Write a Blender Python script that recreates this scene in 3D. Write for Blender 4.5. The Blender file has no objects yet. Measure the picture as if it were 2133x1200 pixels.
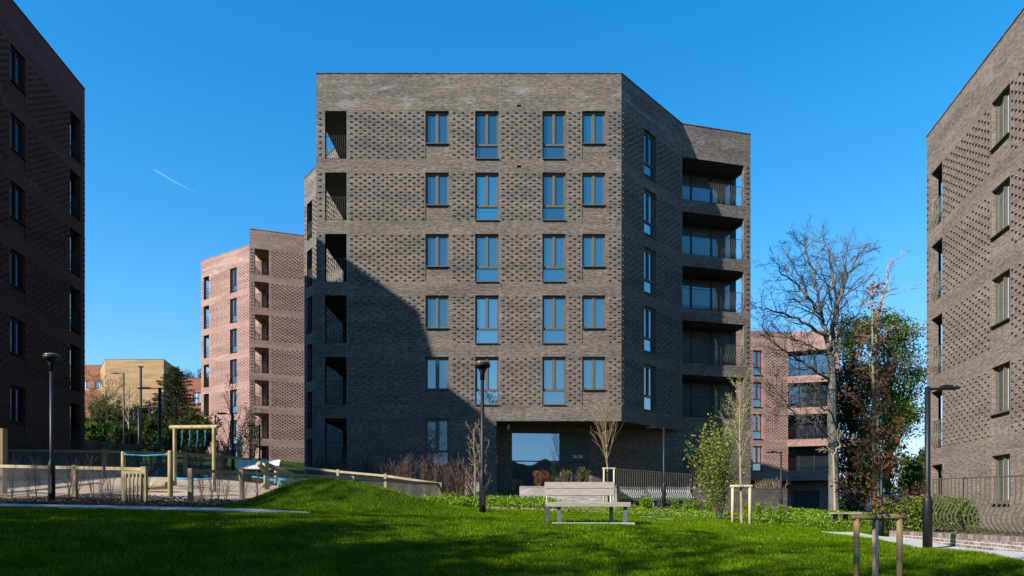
import bpy, math, random
import numpy as np
from mathutils import Vector, Matrix
PI = math.pi
R = math.radians
scene = bpy.context.scene
COL = scene.collection
F = 1400.0; CX = 1066.5; HY = 1062.0

def W(px, py, Z):
    return ((px-CX)/F*Z, Z, (HY-py)/F*Z)

# ------------------------------------------------------------------ objects
def tag(o, label=None, cat=None, group=None, kind=None):
    if label: o['label'] = label
    if cat: o['category'] = cat
    if group: o['group'] = group
    if kind: o['kind'] = kind
    return o

def thing(name, loc, label, cat, group=None):
    o = bpy.data.objects.new(name, None)
    o.empty_display_size = 0.3
    o.location = loc
    COL.objects.link(o)
    return tag(o, label, cat, group)

def root_loc(p):
    v = Vector((0, 0, 0))
    while p is not None:
        v += Vector(p.location); p = p.parent
    return v

class MB:
    def __init__(s): s.v = []; s.f = []
    def quad(s, *p):
        n = len(s.v); s.v.extend([tuple(q) for q in p]); s.f.append(tuple(range(n, n+len(p))))
    def box(s, c, size, ax=None):
        """centre, full size, optional 3 axes"""
        if ax is None: ax = (Vector((1, 0, 0)), Vector((0, 1, 0)), Vector((0, 0, 1)))
        c = Vector(c); h = [a*(k/2) for a, k in zip(ax, size)]
        n = len(s.v)
        for sz in (-1, 1):
            for sx, sy in ((-1, -1), (1, -1), (1, 1), (-1, 1)):
                s.v.append(tuple(c+h[0]*sx+h[1]*sy+h[2]*sz))
        for q in ((0, 3, 2, 1), (4, 5, 6, 7), (0, 1, 5, 4), (1, 2, 6, 5), (2, 3, 7, 6), (3, 0, 4, 7)):
            s.f.append(tuple(n+i for i in q))
    def b(s, x0, x1, y0, y1, z0, z1):
        s.box(((x0+x1)/2, (y0+y1)/2, (z0+z1)/2), (abs(x1-x0), abs(y1-y0), abs(z1-z0)))
    def tube(s, pts, rad, sides=6, cap=True):
        pts = [Vector(p) for p in pts]
        if not hasattr(rad, '__len__'): rad = [rad]*len(pts)
        n0 = len(s.v); prev = None
        for i, p in enumerate(pts):
            if i == 0: d = pts[1]-pts[0]
            elif i == len(pts)-1: d = pts[-1]-pts[-2]
            else: d = pts[i+1]-pts[i-1]
            if d.length < 1e-9: d = Vector((0, 0, 1))
            d.normalize()
            if prev is None:
                a = Vector((0, 0, 1)) if abs(d.z) < .9 else Vector((1, 0, 0))
                u = d.cross(a).normalized()
            else:
                u = (prev-d*prev.dot(d))
                u = u.normalized() if u.length > 1e-6 else d.orthogonal().normalized()
            prev = u; w = d.cross(u)
            for k in range(sides):
                a = 2*PI*k/sides
                s.v.append(tuple(p+(u*math.cos(a)+w*math.sin(a))*rad[i]))
        for i in range(len(pts)-1):
            for k in range(sides):
                a = n0+i*sides+k; b_ = n0+i*sides+(k+1) % sides
                s.f.append((a, b_, b_+sides, a+sides))
        if cap:
            s.f.append(tuple(n0+k for k in range(sides))[::-1])
            s.f.append(tuple(n0+(len(pts)-1)*sides+k for k in range(sides)))
    def lathe(s, c, prof, sides=20):
        n0 = len(s.v); c = Vector(c)
        for r, z in prof:
            for k in range(sides):
                a = 2*PI*k/sides
                s.v.append((c.x+r*math.cos(a), c.y+r*math.sin(a), c.z+z))
        for i in range(len(prof)-1):
            for k in range(sides):
                a = n0+i*sides+k; b_ = n0+i*sides+(k+1) % sides
                s.f.append((a, b_, b_+sides, a+sides))
        s.f.append(tuple(n0+k for k in range(sides))[::-1])
        s.f.append(tuple(n0+(len(prof)-1)*sides+k for k in range(sides)))
    def build(s, name, mat, parent=None, smooth=False, bevel=0):
        off = root_loc(parent) if parent else Vector((0, 0, 0))
        v = np.array(s.v, dtype=np.float64).reshape(-1, 3)-np.array(off)
        me = bpy.data.meshes.new(name)
        me.from_pydata(v.tolist(), [], s.f)
        me.materials.append(mat)
        if smooth: me.polygons.foreach_set('use_smooth', [True]*len(me.polygons))
        me.update()
        o = bpy.data.objects.new(name, me)
        COL.objects.link(o)
        if parent: o.parent = parent
        if bevel:
            m = o.modifiers.new('bevel', 'BEVEL'); m.width = bevel; m.segments = 2; m.limit_method = 'ANGLE'
        return o

def np_mesh(name, V, nper, mat, parent=None):
    """V: (N*nper,3) verts, faces are consecutive groups"""
    off = np.array(root_loc(parent)) if parent else np.zeros(3)
    V = (V-off).astype(np.float32); n = len(V)//nper
    me = bpy.data.meshes.new(name)
    me.vertices.add(len(V)); me.vertices.foreach_set('co', V.ravel())
    me.loops.add(len(V)); me.loops.foreach_set('vertex_index', np.arange(len(V), dtype=np.int32))
    me.polygons.add(n)
    me.polygons.foreach_set('loop_start', np.arange(0, len(V), nper, dtype=np.int32))
    me.polygons.foreach_set('loop_total', np.full(n, nper, dtype=np.int32))
    me.materials.append(mat); me.update(calc_edges=True); me.validate()
    o = bpy.data.objects.new(name, me); COL.objects.link(o)
    if parent: o.parent = parent
    return o

# ------------------------------------------------------------------ materials
def newmat(name):
    m = bpy.data.materials.new(name); m.use_nodes = True
    nt = m.node_tree; b = nt.nodes['Principled BSDF']
    return m, nt, b

def N(nt, t, **kw):
    n = nt.nodes.new(t)
    for k, v in kw.items():
        if k.startswith('_'): setattr(n, k[1:], v)
        else: n.inputs[k.replace('_', ' ')].default_value = v
    return n

def mixc(nt, fac, a, b, mode='MIX'):
    n = nt.nodes.new('ShaderNodeMix'); n.data_type = 'RGBA'; n.blend_type = mode
    for i, val in ((0, fac), (6, a), (7, b)):
        if hasattr(val, 'links') or hasattr(val, 'is_output'): nt.links.new(val, n.inputs[i])
        else: n.inputs[i].default_value = val if i == 0 else (*val, 1) if len(val) == 3 else val
    return n.outputs[2]

def ramp(nt, src, stops):
    n = nt.nodes.new('ShaderNodeValToRGB'); nt.links.new(src, n.inputs[0])
    e = n.color_ramp.elements
    e[0].position, e[0].color = stops[0][0], (*stops[0][1], 1)
    e[1].position, e[1].color = stops[-1][0], (*stops[-1][1], 1)
    for p, c in stops[1:-1]:
        q = e.new(p); q.color = (*c, 1)
    return n.outputs[0]

def math_(nt, op, a, b=None, c=None):
    n = nt.nodes.new('ShaderNodeMath'); n.operation = op
    for i, v in enumerate((a, b, c)):
        if v is None: continue
        if hasattr(v, 'links'): nt.links.new(v, n.inputs[i])
        else: n.inputs[i].default_value = v
    return n.outputs[0]

def sc(c, k): return tuple(v*k for v in c)

def noisy(name, c1, c2, scale=3, rough=.8, detail=4, bump=0, bscale=None, spec=.3, metal=0, stretch=None, c3=None, s3=.4):
    c1, c2 = sc(c1, .62), sc(c2, .62); c3 = sc(c3, .62) if c3 else None
    m, nt, b = newmat(name)
    g = nt.nodes.new('ShaderNodeNewGeometry')
    src = g.outputs['Position']
    if stretch:
        mp = nt.nodes.new('ShaderNodeMapping'); mp.inputs['Scale'].default_value = stretch
        nt.links.new(src, mp.inputs['Vector']); src = mp.outputs[0]
    n = N(nt, 'ShaderNodeTexNoise', Scale=scale, Detail=detail); nt.links.new(src, n.inputs['Vector'])
    c = ramp(nt, n.outputs['Fac'], [(.3, c1), (.7, c2)])
    if c3:
        n2 = N(nt, 'ShaderNodeTexNoise', Scale=s3, Detail=3); nt.links.new(src, n2.inputs['Vector'])
        f = ramp(nt, n2.outputs['Fac'], [(.45, (0, 0, 0)), (.65, (1, 1, 1))])
        c = mixc(nt, f, c, c3)
    nt.links.new(c, b.inputs['Base Color'])
    b.inputs['Roughness'].default_value = rough
    b.inputs['Specular IOR Level'].default_value = spec
    b.inputs['Metallic'].default_value = metal
    if bump:
        bs = N(nt, 'ShaderNodeTexNoise', Scale=bscale or scale*4, Detail=5); nt.links.new(src, bs.inputs['Vector'])
        bm = N(nt, 'ShaderNodeBump', Strength=bump, Distance=.02); nt.links.new(bs.outputs['Fac'], bm.inputs['Height'])
        nt.links.new(bm.outputs[0], b.inputs['Normal'])
    return m

def brick(name, ca, cb, mortar, stain=None, zs=None, variation=.35, joint=.012, tone=(.68, 1.22), k=.62):
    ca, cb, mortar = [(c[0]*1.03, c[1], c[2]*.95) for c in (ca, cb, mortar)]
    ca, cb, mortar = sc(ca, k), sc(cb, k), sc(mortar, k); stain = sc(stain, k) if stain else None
    m, nt, b = newmat(name)
    g = nt.nodes.new('ShaderNodeNewGeometry')
    sp = nt.nodes.new('ShaderNodeSeparateXYZ'); nt.links.new(g.outputs['Position'], sp.inputs[0])
    sn = nt.nodes.new('ShaderNodeSeparateXYZ'); nt.links.new(g.outputs['True Normal'], sn.inputs[0])
    u = math_(nt, 'SUBTRACT', math_(nt, 'MULTIPLY', sp.outputs[1], sn.outputs[0]), math_(nt, 'MULTIPLY', sp.outputs[0], sn.outputs[1]))
    cv = nt.nodes.new('ShaderNodeCombineXYZ'); nt.links.new(u, cv.inputs[0]); nt.links.new(sp.outputs[2], cv.inputs[1])
    bt = N(nt, 'ShaderNodeTexBrick', Scale=1.0)
    bt.inputs['Color1'].default_value = (*ca, 1); bt.inputs['Color2'].default_value = (*cb, 1)
    bt.inputs['Mortar'].default_value = (*mortar, 1)
    bt.inputs['Mortar Size'].default_value = joint; bt.inputs['Mortar Smooth'].default_value = .3
    bt.inputs['Brick Width'].default_value = .225; bt.inputs['Row Height'].default_value = .075
    nt.links.new(cv.outputs[0], bt.inputs['Vector'])
    # single bricks lighter or darker, then courses, then broad clouds
    mp = nt.nodes.new('ShaderNodeMapping'); mp.inputs['Scale'].default_value = (4.4, 13.3, 1)
    nt.links.new(cv.outputs[0], mp.inputs['Vector'])
    n1 = N(nt, 'ShaderNodeTexNoise', Scale=1.0, Detail=2); nt.links.new(mp.outputs[0], n1.inputs['Vector'])
    v1 = ramp(nt, n1.outputs['Fac'], [(.3, (1-variation,)*3), (.7, (1+variation,)*3)])
    c = mixc(nt, 1.0, bt.outputs['Color'], v1, 'MULTIPLY')
    mp2 = nt.nodes.new('ShaderNodeMapping'); mp2.inputs['Scale'].default_value = (.25, 1.6, 1)
    nt.links.new(cv.outputs[0], mp2.inputs['Vector'])
    n2 = N(nt, 'ShaderNodeTexNoise', Scale=1.0, Detail=5, Roughness=.6); nt.links.new(mp2.outputs[0], n2.inputs['Vector'])
    v2 = ramp(nt, n2.outputs['Fac'], [(.3, (tone[0],)*3), (.72, (tone[1],)*3)])
    c = mixc(nt, 1.0, c, v2, 'MULTIPLY')
    if stain:
        n3 = N(nt, 'ShaderNodeTexNoise', Scale=1.0, Detail=7, Roughness=.7)
        mp3 = nt.nodes.new('ShaderNodeMapping'); mp3.inputs['Scale'].default_value = (.7, 2.6, 1)
        mp3.inputs['Location'].default_value = (3.3, 1.2, 0)
        nt.links.new(cv.outputs[0], mp3.inputs['Vector']); nt.links.new(mp3.outputs[0], n3.inputs['Vector'])
        f = ramp(nt, n3.outputs['Fac'], [(.52, (0, 0, 0)), (.74, (1, 1, 1))])
        if zs:
            za = math_(nt, 'SUBTRACT', 1.0, math_(nt, 'DIVIDE', math_(nt, 'ABSOLUTE', math_(nt, 'SUBTRACT', sp.outputs[2], zs[0])), zs[1]))
            za = math_(nt, 'MAXIMUM', za, .12)
            f = math_(nt, 'MULTIPLY', f, za)
        c = mixc(nt, f, c, stain)
    nt.links.new(c, b.inputs['Base Color'])
    b.inputs['Roughness'].default_value = .85
    b.inputs['Specular IOR Level'].default_value = .25
    bm = N(nt, 'ShaderNodeBump', Strength=.35, Distance=.006)
    h = math_(nt, 'SUBTRACT', 1.0, bt.outputs['Fac']); nt.links.new(h, bm.inputs['Height'])
    nt.links.new(bm.outputs[0], b.inputs['Normal'])
    return m

def leafmat(name, c1, c2, c3=None, scale=1.5, trans=.35, k=.8):
    c1, c2 = sc(c1, k), sc(c2, k); c3 = sc(c3, k) if c3 else None
    m, nt, b = newmat(name)
    g = nt.nodes.new('ShaderNodeNewGeometry')
    n = N(nt, 'ShaderNodeTexNoise', Scale=scale, Detail=6, Roughness=.75); nt.links.new(g.outputs['Position'], n.inputs['Vector'])
    st = [(.30, c1), (.55, c2)] + ([(.74, c3)] if c3 else [])
    fac = math_(nt, 'ADD', math_(nt, 'MULTIPLY', n.outputs['Fac'], .62), math_(nt, 'MULTIPLY', g.outputs['Random Per Island'], .36))
    c = ramp(nt, fac, st)
    nt.links.new(c, b.inputs['Base Color']); b.inputs['Roughness'].default_value = .55
    b.inputs['Specular IOR Level'].default_value = .15
    t = nt.nodes.new('ShaderNodeBsdfTranslucent'); nt.links.new(c, t.inputs['Color'])
    mx = nt.nodes.new('ShaderNodeMixShader'); mx.inputs[0].default_value = trans
    nt.links.new(b.outputs[0], mx.inputs[1]); nt.links.new(t.outputs[0], mx.inputs[2])
    nt.links.new(mx.outputs[0], nt.nodes['Material Output'].inputs['Surface'])
    return m

def glassmat(name, dark, tint, refl, rough=.015):
    m, nt, b = newmat(name)
    b.inputs['Base Color'].default_value = (*dark, 1); b.inputs['Roughness'].default_value = .3
    gl = nt.nodes.new('ShaderNodeBsdfGlossy'); gl.inputs['Color'].default_value = (*tint, 1); gl.inputs['Roughness'].default_value = rough
    g = nt.nodes.new('ShaderNodeNewGeometry')
    n = N(nt, 'ShaderNodeTexNoise', Scale=.9, Detail=1); nt.links.new(g.outputs['Position'], n.inputs['Vector'])
    bm = N(nt, 'ShaderNodeBump', Strength=.05, Distance=.05); nt.links.new(n.outputs['Fac'], bm.inputs['Height'])
    nt.links.new(bm.outputs[0], gl.inputs['Normal'])
    lw = N(nt, 'ShaderNodeLayerWeight', Blend=.35)
    f = math_(nt, 'MINIMUM', math_(nt, 'ADD', math_(nt, 'MULTIPLY', lw.outputs['Fresnel'], .8), refl), 1.0)
    mx = nt.nodes.new('ShaderNodeMixShader'); nt.links.new(f, mx.inputs[0])
    nt.links.new(b.outputs[0], mx.inputs[1]); nt.links.new(gl.outputs[0], mx.inputs[2])
    nt.links.new(mx.outputs[0], nt.nodes['Material Output'].inputs['Surface'])
    return m

M = {}
M['grey_brick'] = brick('grey_brick', (.118, .093, .077), (.192, .155, .13), (.215, .185, .16), (.46, .43, .39), (20.9, 1.2), .42)
M['tan_brick_grey'] = brick('tan_brick_grey', (.165, .125, .10), (.24, .185, .15), (.27, .23, .2), (.36, .33, .31), (15.0, 1.5), k=.64)
M['red_brick'] = brick('red_brick', (.235, .128, .103), (.32, .182, .15), (.33, .225, .185), (.5, .42, .38), (25.2, .8), .2, k=.86)
M['maroon_brick'] = brick('maroon_brick', (.28, .073, .045), (.38, .10, .06), (.28, .11, .07), None, None, .3, k=.29)  # the left block's red brick, with its shade darkened into the colour
M['yellow_brick'] = brick('yellow_brick', (.46, .26, .11), (.55, .33, .15), (.52, .36, .2), None, None, .2)
M['orange_brick'] = brick('orange_brick', (.36, .10, .05), (.42, .14, .07), (.4, .2, .12), None, None, .2)
M['wall_brick'] = brick('wall_brick', (.17, .12, .105), (.30, .22, .19), (.5, .47, .43), (.6, .57, .53), None, .3, .014)
M['pale_brick'] = brick('pale_brick', (.24, .20, .175), (.34, .30, .265), (.42, .39, .36), (.55, .53, .5), None, .25, k=.72)
M['dark_wall_brick'] = brick('dark_wall_brick', (.10, .085, .078), (.15, .125, .11), (.14, .125, .115), (.3, .28, .26), None, .3)
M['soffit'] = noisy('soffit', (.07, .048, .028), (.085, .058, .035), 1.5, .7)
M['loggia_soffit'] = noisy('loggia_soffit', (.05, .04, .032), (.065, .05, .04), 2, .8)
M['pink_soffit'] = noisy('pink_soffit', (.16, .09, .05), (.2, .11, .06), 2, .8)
M['olive_frame'] = noisy('olive_frame', (.125, .112, .075), (.155, .138, .095), 6, .5, spec=.3)
M['dark_frame'] = noisy('dark_frame', (.02, .021, .023), (.028, .028, .03), 6, .4, spec=.5)
M['red_frame'] = noisy('red_frame', (.12, .016, .012), (.16, .02, .016), 6, .45, spec=.5)
M['dark_red_frame'] = noisy('dark_red_frame', (.035, .012, .011), (.05, .016, .014), 6, .6, spec=.2)
M['glass'] = glassmat('glass', (.012, .02, .026), (.60, .70, .68), .40)
M['glass_b'] = glassmat('glass_b', (.012, .02, .03), (.50, .60, .62), .30)
M['glass_c'] = glassmat('glass_c', (.02, .04, .05), (.62, .74, .72), .48)
M['glass_loggia'] = glassmat('glass_loggia', (.075, .085, .078), (.6, .74, .80), .14)
M['glass_black'] = glassmat('glass_black', (.006, .008, .012), (.16, .22, .32), .10)
M['glass_dark'] = glassmat('glass_dark', (.018, .028, .028), (.34, .46, .5), .12)
M['glass_lobby'] = glassmat('glass_lobby', (.012, .02, .024), (.34, .50, .60), .52)
M['curtain'] = noisy('curtain', (.5, .5, .48), (.62, .62, .6), 4, .9)
M['door_grey'] = noisy('door_grey', (.075, .08, .075), (.09, .095, .088), 3, .5)
M['white'] = noisy('white', (.75, .75, .73), (.82, .82, .8), 5, .6)
M['black_metal'] = noisy('black_metal', (.007, .008, .010), (.012, .013, .015), 8, .5, spec=.3)
M['bronze_rail'] = noisy('bronze_rail', (.10, .088, .055), (.13, .115, .075), 8, .4, spec=.5)
M['green_rail'] = noisy('green_rail', (.06, .062, .042), (.085, .086, .06), 8, .65, spec=.15)
M['steel'] = noisy('steel', (.14, .17, .20), (.20, .24, .28), 8, .45, metal=.3)
M['galv'] = noisy('galv', (.22, .23, .22), (.32, .32, .30), 20, .5, metal=.3)
M['concrete'] = noisy('concrete', (.42, .42, .40), (.54, .53, .5), 2.5, .9, bump=.15, bscale=40)
M['path_pave'] = noisy('path_pave', (.50, .48, .43), (.62, .60, .54), 1.2, .9, bump=.1, bscale=60)
M['bench_wood'] = noisy('bench_wood', (.32, .265, .21), (.46, .385, .31), 3, .7, bump=.15, bscale=14, stretch=(1.5, 14, 14))
M['log_wood'] = noisy('log_wood', (.42, .30, .13), (.58, .45, .24), 4, .75, bump=.25, bscale=16, stretch=(3, 3, 1), c3=(.34, .22, .09), s3=2)
M['stake_wood'] = noisy('stake_wood', (.34, .20, .08), (.47, .30, .14), 5, .7, bump=.25, bscale=18, stretch=(5, 5, .9), c3=(.27, .2, .09), s3=3)
M['pale_stake'] = noisy('pale_stake', (.58, .44, .24), (.72, .58, .35), 5, .7, bump=.2, bscale=18, stretch=(5, 5, .9))
M['rail_wood'] = noisy('rail_wood', (.42, .31, .18), (.56, .44, .28), 3, .8, bump=.2, bscale=20, c3=(.36, .22, .11), s3=.7)
M['brown_rail'] = noisy('brown_rail', (.24, .145, .07), (.34, .21, .11), 3, .8, bump=.2, bscale=20)
M['teal_rope'] = noisy('teal_rope', (.0, .16, .24), (.01, .24, .34), 20, .7)
M['blue_rope'] = noisy('blue_rope', (.01, .26, .42), (.03, .38, .55), 20, .7)
M['canvas'] = noisy('canvas', (.72, .62, .52), (.8, .72, .62), 2, .9)
M['rubber_pad'] = noisy('rubber_pad', (.02, .02, .02), (.03, .03, .03), 9, .8)
M['sand'] = noisy('sand', (.50, .35, .24), (.62, .45, .32), 2.2, .95, bump=.3, bscale=30, c3=(.44, .32, .22), s3=.6)
M['mulch'] = noisy('mulch', (.035, .02, .014), (.16, .10, .07), 16, .95, bump=1, bscale=22)
M['pale_mulch'] = noisy('pale_mulch', (.14, .085, .055), (.40, .28, .2), 14, .95, bump=1, bscale=22)
M['bark'] = noisy('bark', (.10, .085, .07), (.19, .165, .135), 6, .9, bump=.6, bscale=14, stretch=(3, 3, .7))
M['grey_bark'] = noisy('grey_bark', (.09, .085, .075), (.19, .178, .15), 4, .9, bump=.5, bscale=12, stretch=(3, 3, .7))
M['pale_bark'] = noisy('pale_bark', (.32, .24, .14), (.45, .36, .22), 8, .85)
M['olive_bark'] = noisy('olive_bark', (.06, .06, .025), (.13, .12, .055), 10, .85, bump=.4, bscale=30)
M['twig_brown'] = noisy('twig_brown', (.085, .045, .03), (.17, .10, .07), 5, .9)
M['twig_tan'] = noisy('twig_tan', (.22, .15, .08), (.36, .26, .15), 5, .9)
M['leaf_dark'] = leafmat('leaf_dark', (.016, .03, .004), (.055, .085, .010), (.12, .155, .025), 1.2)
M['leaf_green'] = leafmat('leaf_green', (.04, .07, .006), (.11, .16, .016), (.22, .26, .04), 1.4, k=.95)
M['leaf_yellow'] = leafmat('leaf_yellow', (.09, .12, .010), (.20, .22, .03), (.36, .34, .07), 2, k=.95)
M['leaf_brown'] = leafmat('leaf_brown', (.10, .026, .010), (.24, .085, .03), (.40, .19, .09), 3, k=.9)
M['leaf_lush'] = leafmat('leaf_lush', (.05, .10, .004), (.15, .24, .010), (.32, .40, .04), 2, k=.95)
M['leaf_budding'] = leafmat('leaf_budding', (.16, .13, .03), (.28, .22, .05), (.38, .30, .09), 1, k=.95)
M['leaf_conifer'] = leafmat('leaf_conifer', (.014, .024, .005), (.035, .05, .010), (.085, .09, .022), 1)
M['leaf_olive'] = leafmat('leaf_olive', (.07, .07, .018), (.15, .14, .035), (.22, .19, .06), 1)
M['grass'] = leafmat('grass', (.030, .060, .0006), (.110, .182, .0006), (.32, .41, .007), 1.3, .4, k=.95)
M['grass'].node_tree.nodes['Principled BSDF'].inputs['Specular IOR Level'].default_value = .08
M['grass'].node_tree.nodes['Principled BSDF'].inputs['Roughness'].default_value = .8
M['ground'] = noisy('ground', (.028, .05, .001), (.06, .10, .002), 5, .95, bump=.6, bscale=40, c3=(.035, .06, .002), s3=.3, spec=.05)
M['joint'] = noisy('joint', (.30, .28, .26), (.34, .32, .3), 5, .9)
M['stone_disc'] = noisy('stone_disc', (.22, .2, .15), (.34, .31, .25), 6, .9)
M['wire'] = noisy('wire', (.42, .40, .32), (.6, .56, .46), 6, .5, metal=.3)
M['wood_hill'] = noisy('wood_hill', (.006, .008, .003), (.028, .034, .012), .12, 1, spec=0)
M['text'] = noisy('text', (1.3, 1.3, 1.25), (1.35, 1.35, 1.3), 5, .5)
M['lamp_glass'] = noisy('lamp_glass', (.12, .085, .02), (.2, .15, .04), 6, .2, spec=.6)
M['black'] = noisy('black', (.006, .006, .006), (.01, .01, .01), 5, .8)
M['contrail'] = noisy('contrail', (.8, .85, .9), (.85, .9, .95), .01, 1)

# ------------------------------------------------------------------ terrain
CP = []
def cp(x, y, z): CP.append((x, y, z))
for x, z in ((-14, -1.5), (0, -1.7), (14, -1.8)): cp(x, -18, z)
for x, z in ((-14, -.9), (-6, -1.35), (0, -1.5), (6, -1.6), (14, -1.6)): cp(x, 0, z)
for x, z in ((-12, -.15), (-8, -.45), (-4, -.75), (0, -.92), (3, -1.05), (5.9, -1.22), (10, -1.2)): cp(x, 7.8, z)
cp(-14, 13.5, .08); cp(-11, 13.2, .03); cp(-8, 13.0, -.05); cp(-5, 13.0, -.13); cp(-2.5, 13, -.22)
cp(-16, 16.3, .17); cp(-12, 16.0, .12); cp(-8, 15.6, .05); cp(-4.5, 15.2, -.04); cp(-2.2, 15.5, -.12)
cp(-12.3, 18, .22); cp(-9, 18.3, .16); cp(-6, 19, .15); cp(-.77, 17.5, -.14)
cp(.6, 14.4, -.28); cp(2.6, 14.4, -.30); cp(1.6, 12.5, -.40); cp(0, 11, -.58); cp(4, 11, -.72)
cp(8.83, 14.3, -.85); cp(8.3, 11, -.82); cp(9.4, 12.3, -.80); cp(10.2, 17, -.78); cp(9.7, 19.5, -.74)
cp(6.65, 19.7, -.39); cp(5.8, 15.5, -.60)
cp(-15, 20.3, .32); cp(-20, 20, .45); cp(-18.5, 24, 1.2); cp(-14, 24, 1.18); cp(-20, 28, 1.7); cp(-11.5, 27, 1.25); cp(-9.6, 21.8, .62); cp(-7.5, 24, .55)
cp(-2.9, 27, .08); cp(-5, 24, .2); cp(-1, 24, .05); cp(2, 24, -.05); cp(6, 25, -.2); cp(10, 26, -.4)
cp(-8, 31, .75); cp(-3, 31, .5); cp(.5, 31, .33); cp(5, 31, .05); cp(10, 32, -.2); cp(14, 33, -.35)
cp(-.5, 36, .8); cp(4, 37, .8); cp(10, 38, .7)
cp(16, 45, -.05); cp(19, 36, -.4); cp(15, 24, -.6); cp(20, 30, -.6); cp(22, 60, -.1); cp(34, 60, -.4); cp(30, 45, -.5)
cp(-9.9, 38, 1.2); cp(-16, 38, 2.2); cp(-23, 37, 2.4); cp(-23, 30, 1.9); cp(-22, 22, .9); cp(-22, 14, .4); cp(-30, 10, .2)
cp(-20, 55, 4); cp(-27, 64, 5); cp(-36, 70, 6); cp(-36, 50, 4.5); cp(-48, 85, 9.5); cp(-60, 85, 10.5); cp(-55, 104, 14.5); cp(-80, 110, 15)
cp(-30, 110, 12); cp(0, 100, 4); cp(40, 100, 0); cp(90, 80, -1); cp(0, 200, 9); cp(-120, 200, 22); cp(120, 200, 2); cp(-80, 40, 3)
cp(80, 0, -2); cp(-80, 0, -1); cp(0, -60, -2.5); cp(80, -60, -2.5); cp(-80, -60, -2)
P = np.array(CP)
def kern(d): return np.sqrt(d*d+.6)
A_ = kern(np.sqrt(((P[:, None, :2]-P[None, :, :2])**2).sum(-1)))
n_ = len(P)
B_ = np.zeros((n_+3, n_+3)); B_[:n_, :n_] = A_+np.eye(n_)*-.05
B_[:n_, n_] = 1; B_[:n_, n_+1:] = P[:, :2]; B_[n_, :n_] = 1; B_[n_+1:, :n_] = P[:, :2].T
Wt = np.linalg.solve(B_, np.concatenate([P[:, 2], [0, 0, 0]]))
def Hraw(x, y):
    x = np.asarray(x, float); y = np.asarray(y, float); sh = x.shape
    q = np.stack([x.ravel(), y.ravel()], -1)
    k = kern(np.sqrt(((q[:, None, :]-P[None, :, :2])**2).sum(-1)))
    z = k@Wt[:n_]+Wt[n_]+q@Wt[n_+1:]
    far = np.clip((np.hypot(q[:, 0], q[:, 1])-170)/120, 0, 1)
    z = z*(1-far)+far*3
    # grassy mound
    dx = q[:, 0]+4.85; dy = q[:, 1]-17.3
    rx = np.where(dx < 0, 2.7, 4.8)
    r = np.sqrt((dx/rx)**2+(dy/2.0)**2)
    z = z+np.where(r < 1, .76*(.5+.5*np.cos(PI*np.clip(r, 0, 1))), 0)
    return z.reshape(sh)
# near grid, 0.25 m
GX0, GY0, GS, GNX, GNY = -40.0, -6.0, .25, 320, 260
gx = GX0+np.arange(GNX+1)*GS; gy = GY0+np.arange(GNY+1)*GS
GXX, GYY = np.meshgrid(gx, gy)
GZ = np.concatenate([Hraw(GXX[i:i+20], GYY[i:i+20]) for i in range(0, GNY+1, 20)])
def H(x, y):
    x = np.asarray(x, float); y = np.asarray(y, float)
    fx = np.clip((x-GX0)/GS, 0, GNX-.001); fy = np.clip((y-GY0)/GS, 0, GNY-.001)
    i = fx.astype(int); j = fy.astype(int); a = fx-i; b = fy-j
    return (GZ[j, i]*(1-a)*(1-b)+GZ[j, i+1]*a*(1-b)+GZ[j+1, i]*(1-a)*b+GZ[j+1, i+1]*a*b)
def h(x, y):
    if GX0 < x < GX0+GNX*GS and GY0 < y < GY0+GNY*GS: return float(H(x, y))
    return float(Hraw(np.array([x]), np.array([y]))[0])

def make_ground():
    xs = np.concatenate([[-2500, -1200, -600, -350, -220, -150, -110], np.arange(-85, -40, 5), gx, np.arange(45, 90, 5), [110, 150, 220, 350, 600, 1200, 2500]])
    ys = np.concatenate([[-2500, -1200, -600, -300, -200, -140, -100, -75, -55, -40, -28, -18, -12, -8], gy, np.arange(64, 130, 5), [145, 170, 220, 300, 450, 700, 1200, 2500]])
    X, Y = np.meshgrid(xs, ys)
    Z = np.concatenate([Hraw(X[i:i+10], Y[i:i+10]) for i in range(0, len(ys), 10)])
    V = np.stack([X.ravel(), Y.ravel(), Z.ravel()], -1)
    nx = len(xs); f = []
    for j in range(len(ys)-1):
        for i in range(nx-1):
            a = j*nx+i; f.append((a, a+1, a+1+nx, a+nx))
    me = bpy.data.meshes.new('ground'); me.from_pydata(V.tolist(), [], f)
    me.polygons.foreach_set('use_smooth', [True]*len(f)); me.materials.append(M['ground']); me.update()
    o = bpy.data.objects.new('ground', me); COL.objects.link(o); tag(o, kind='structure')
make_ground()

def inpoly(x, y, poly):
    c = np.zeros(np.shape(x), bool); n = len(poly)
    for i in range(n):
        x1, y1 = poly[i]; x2, y2 = poly[(i+1) % n]
        cond = ((y1 > y) != (y2 > y))
        c ^= cond & (x < (x2-x1)*(y-y1)/((y2-y1) if y2 != y1 else 1e-9)+x1)
    return c

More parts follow.
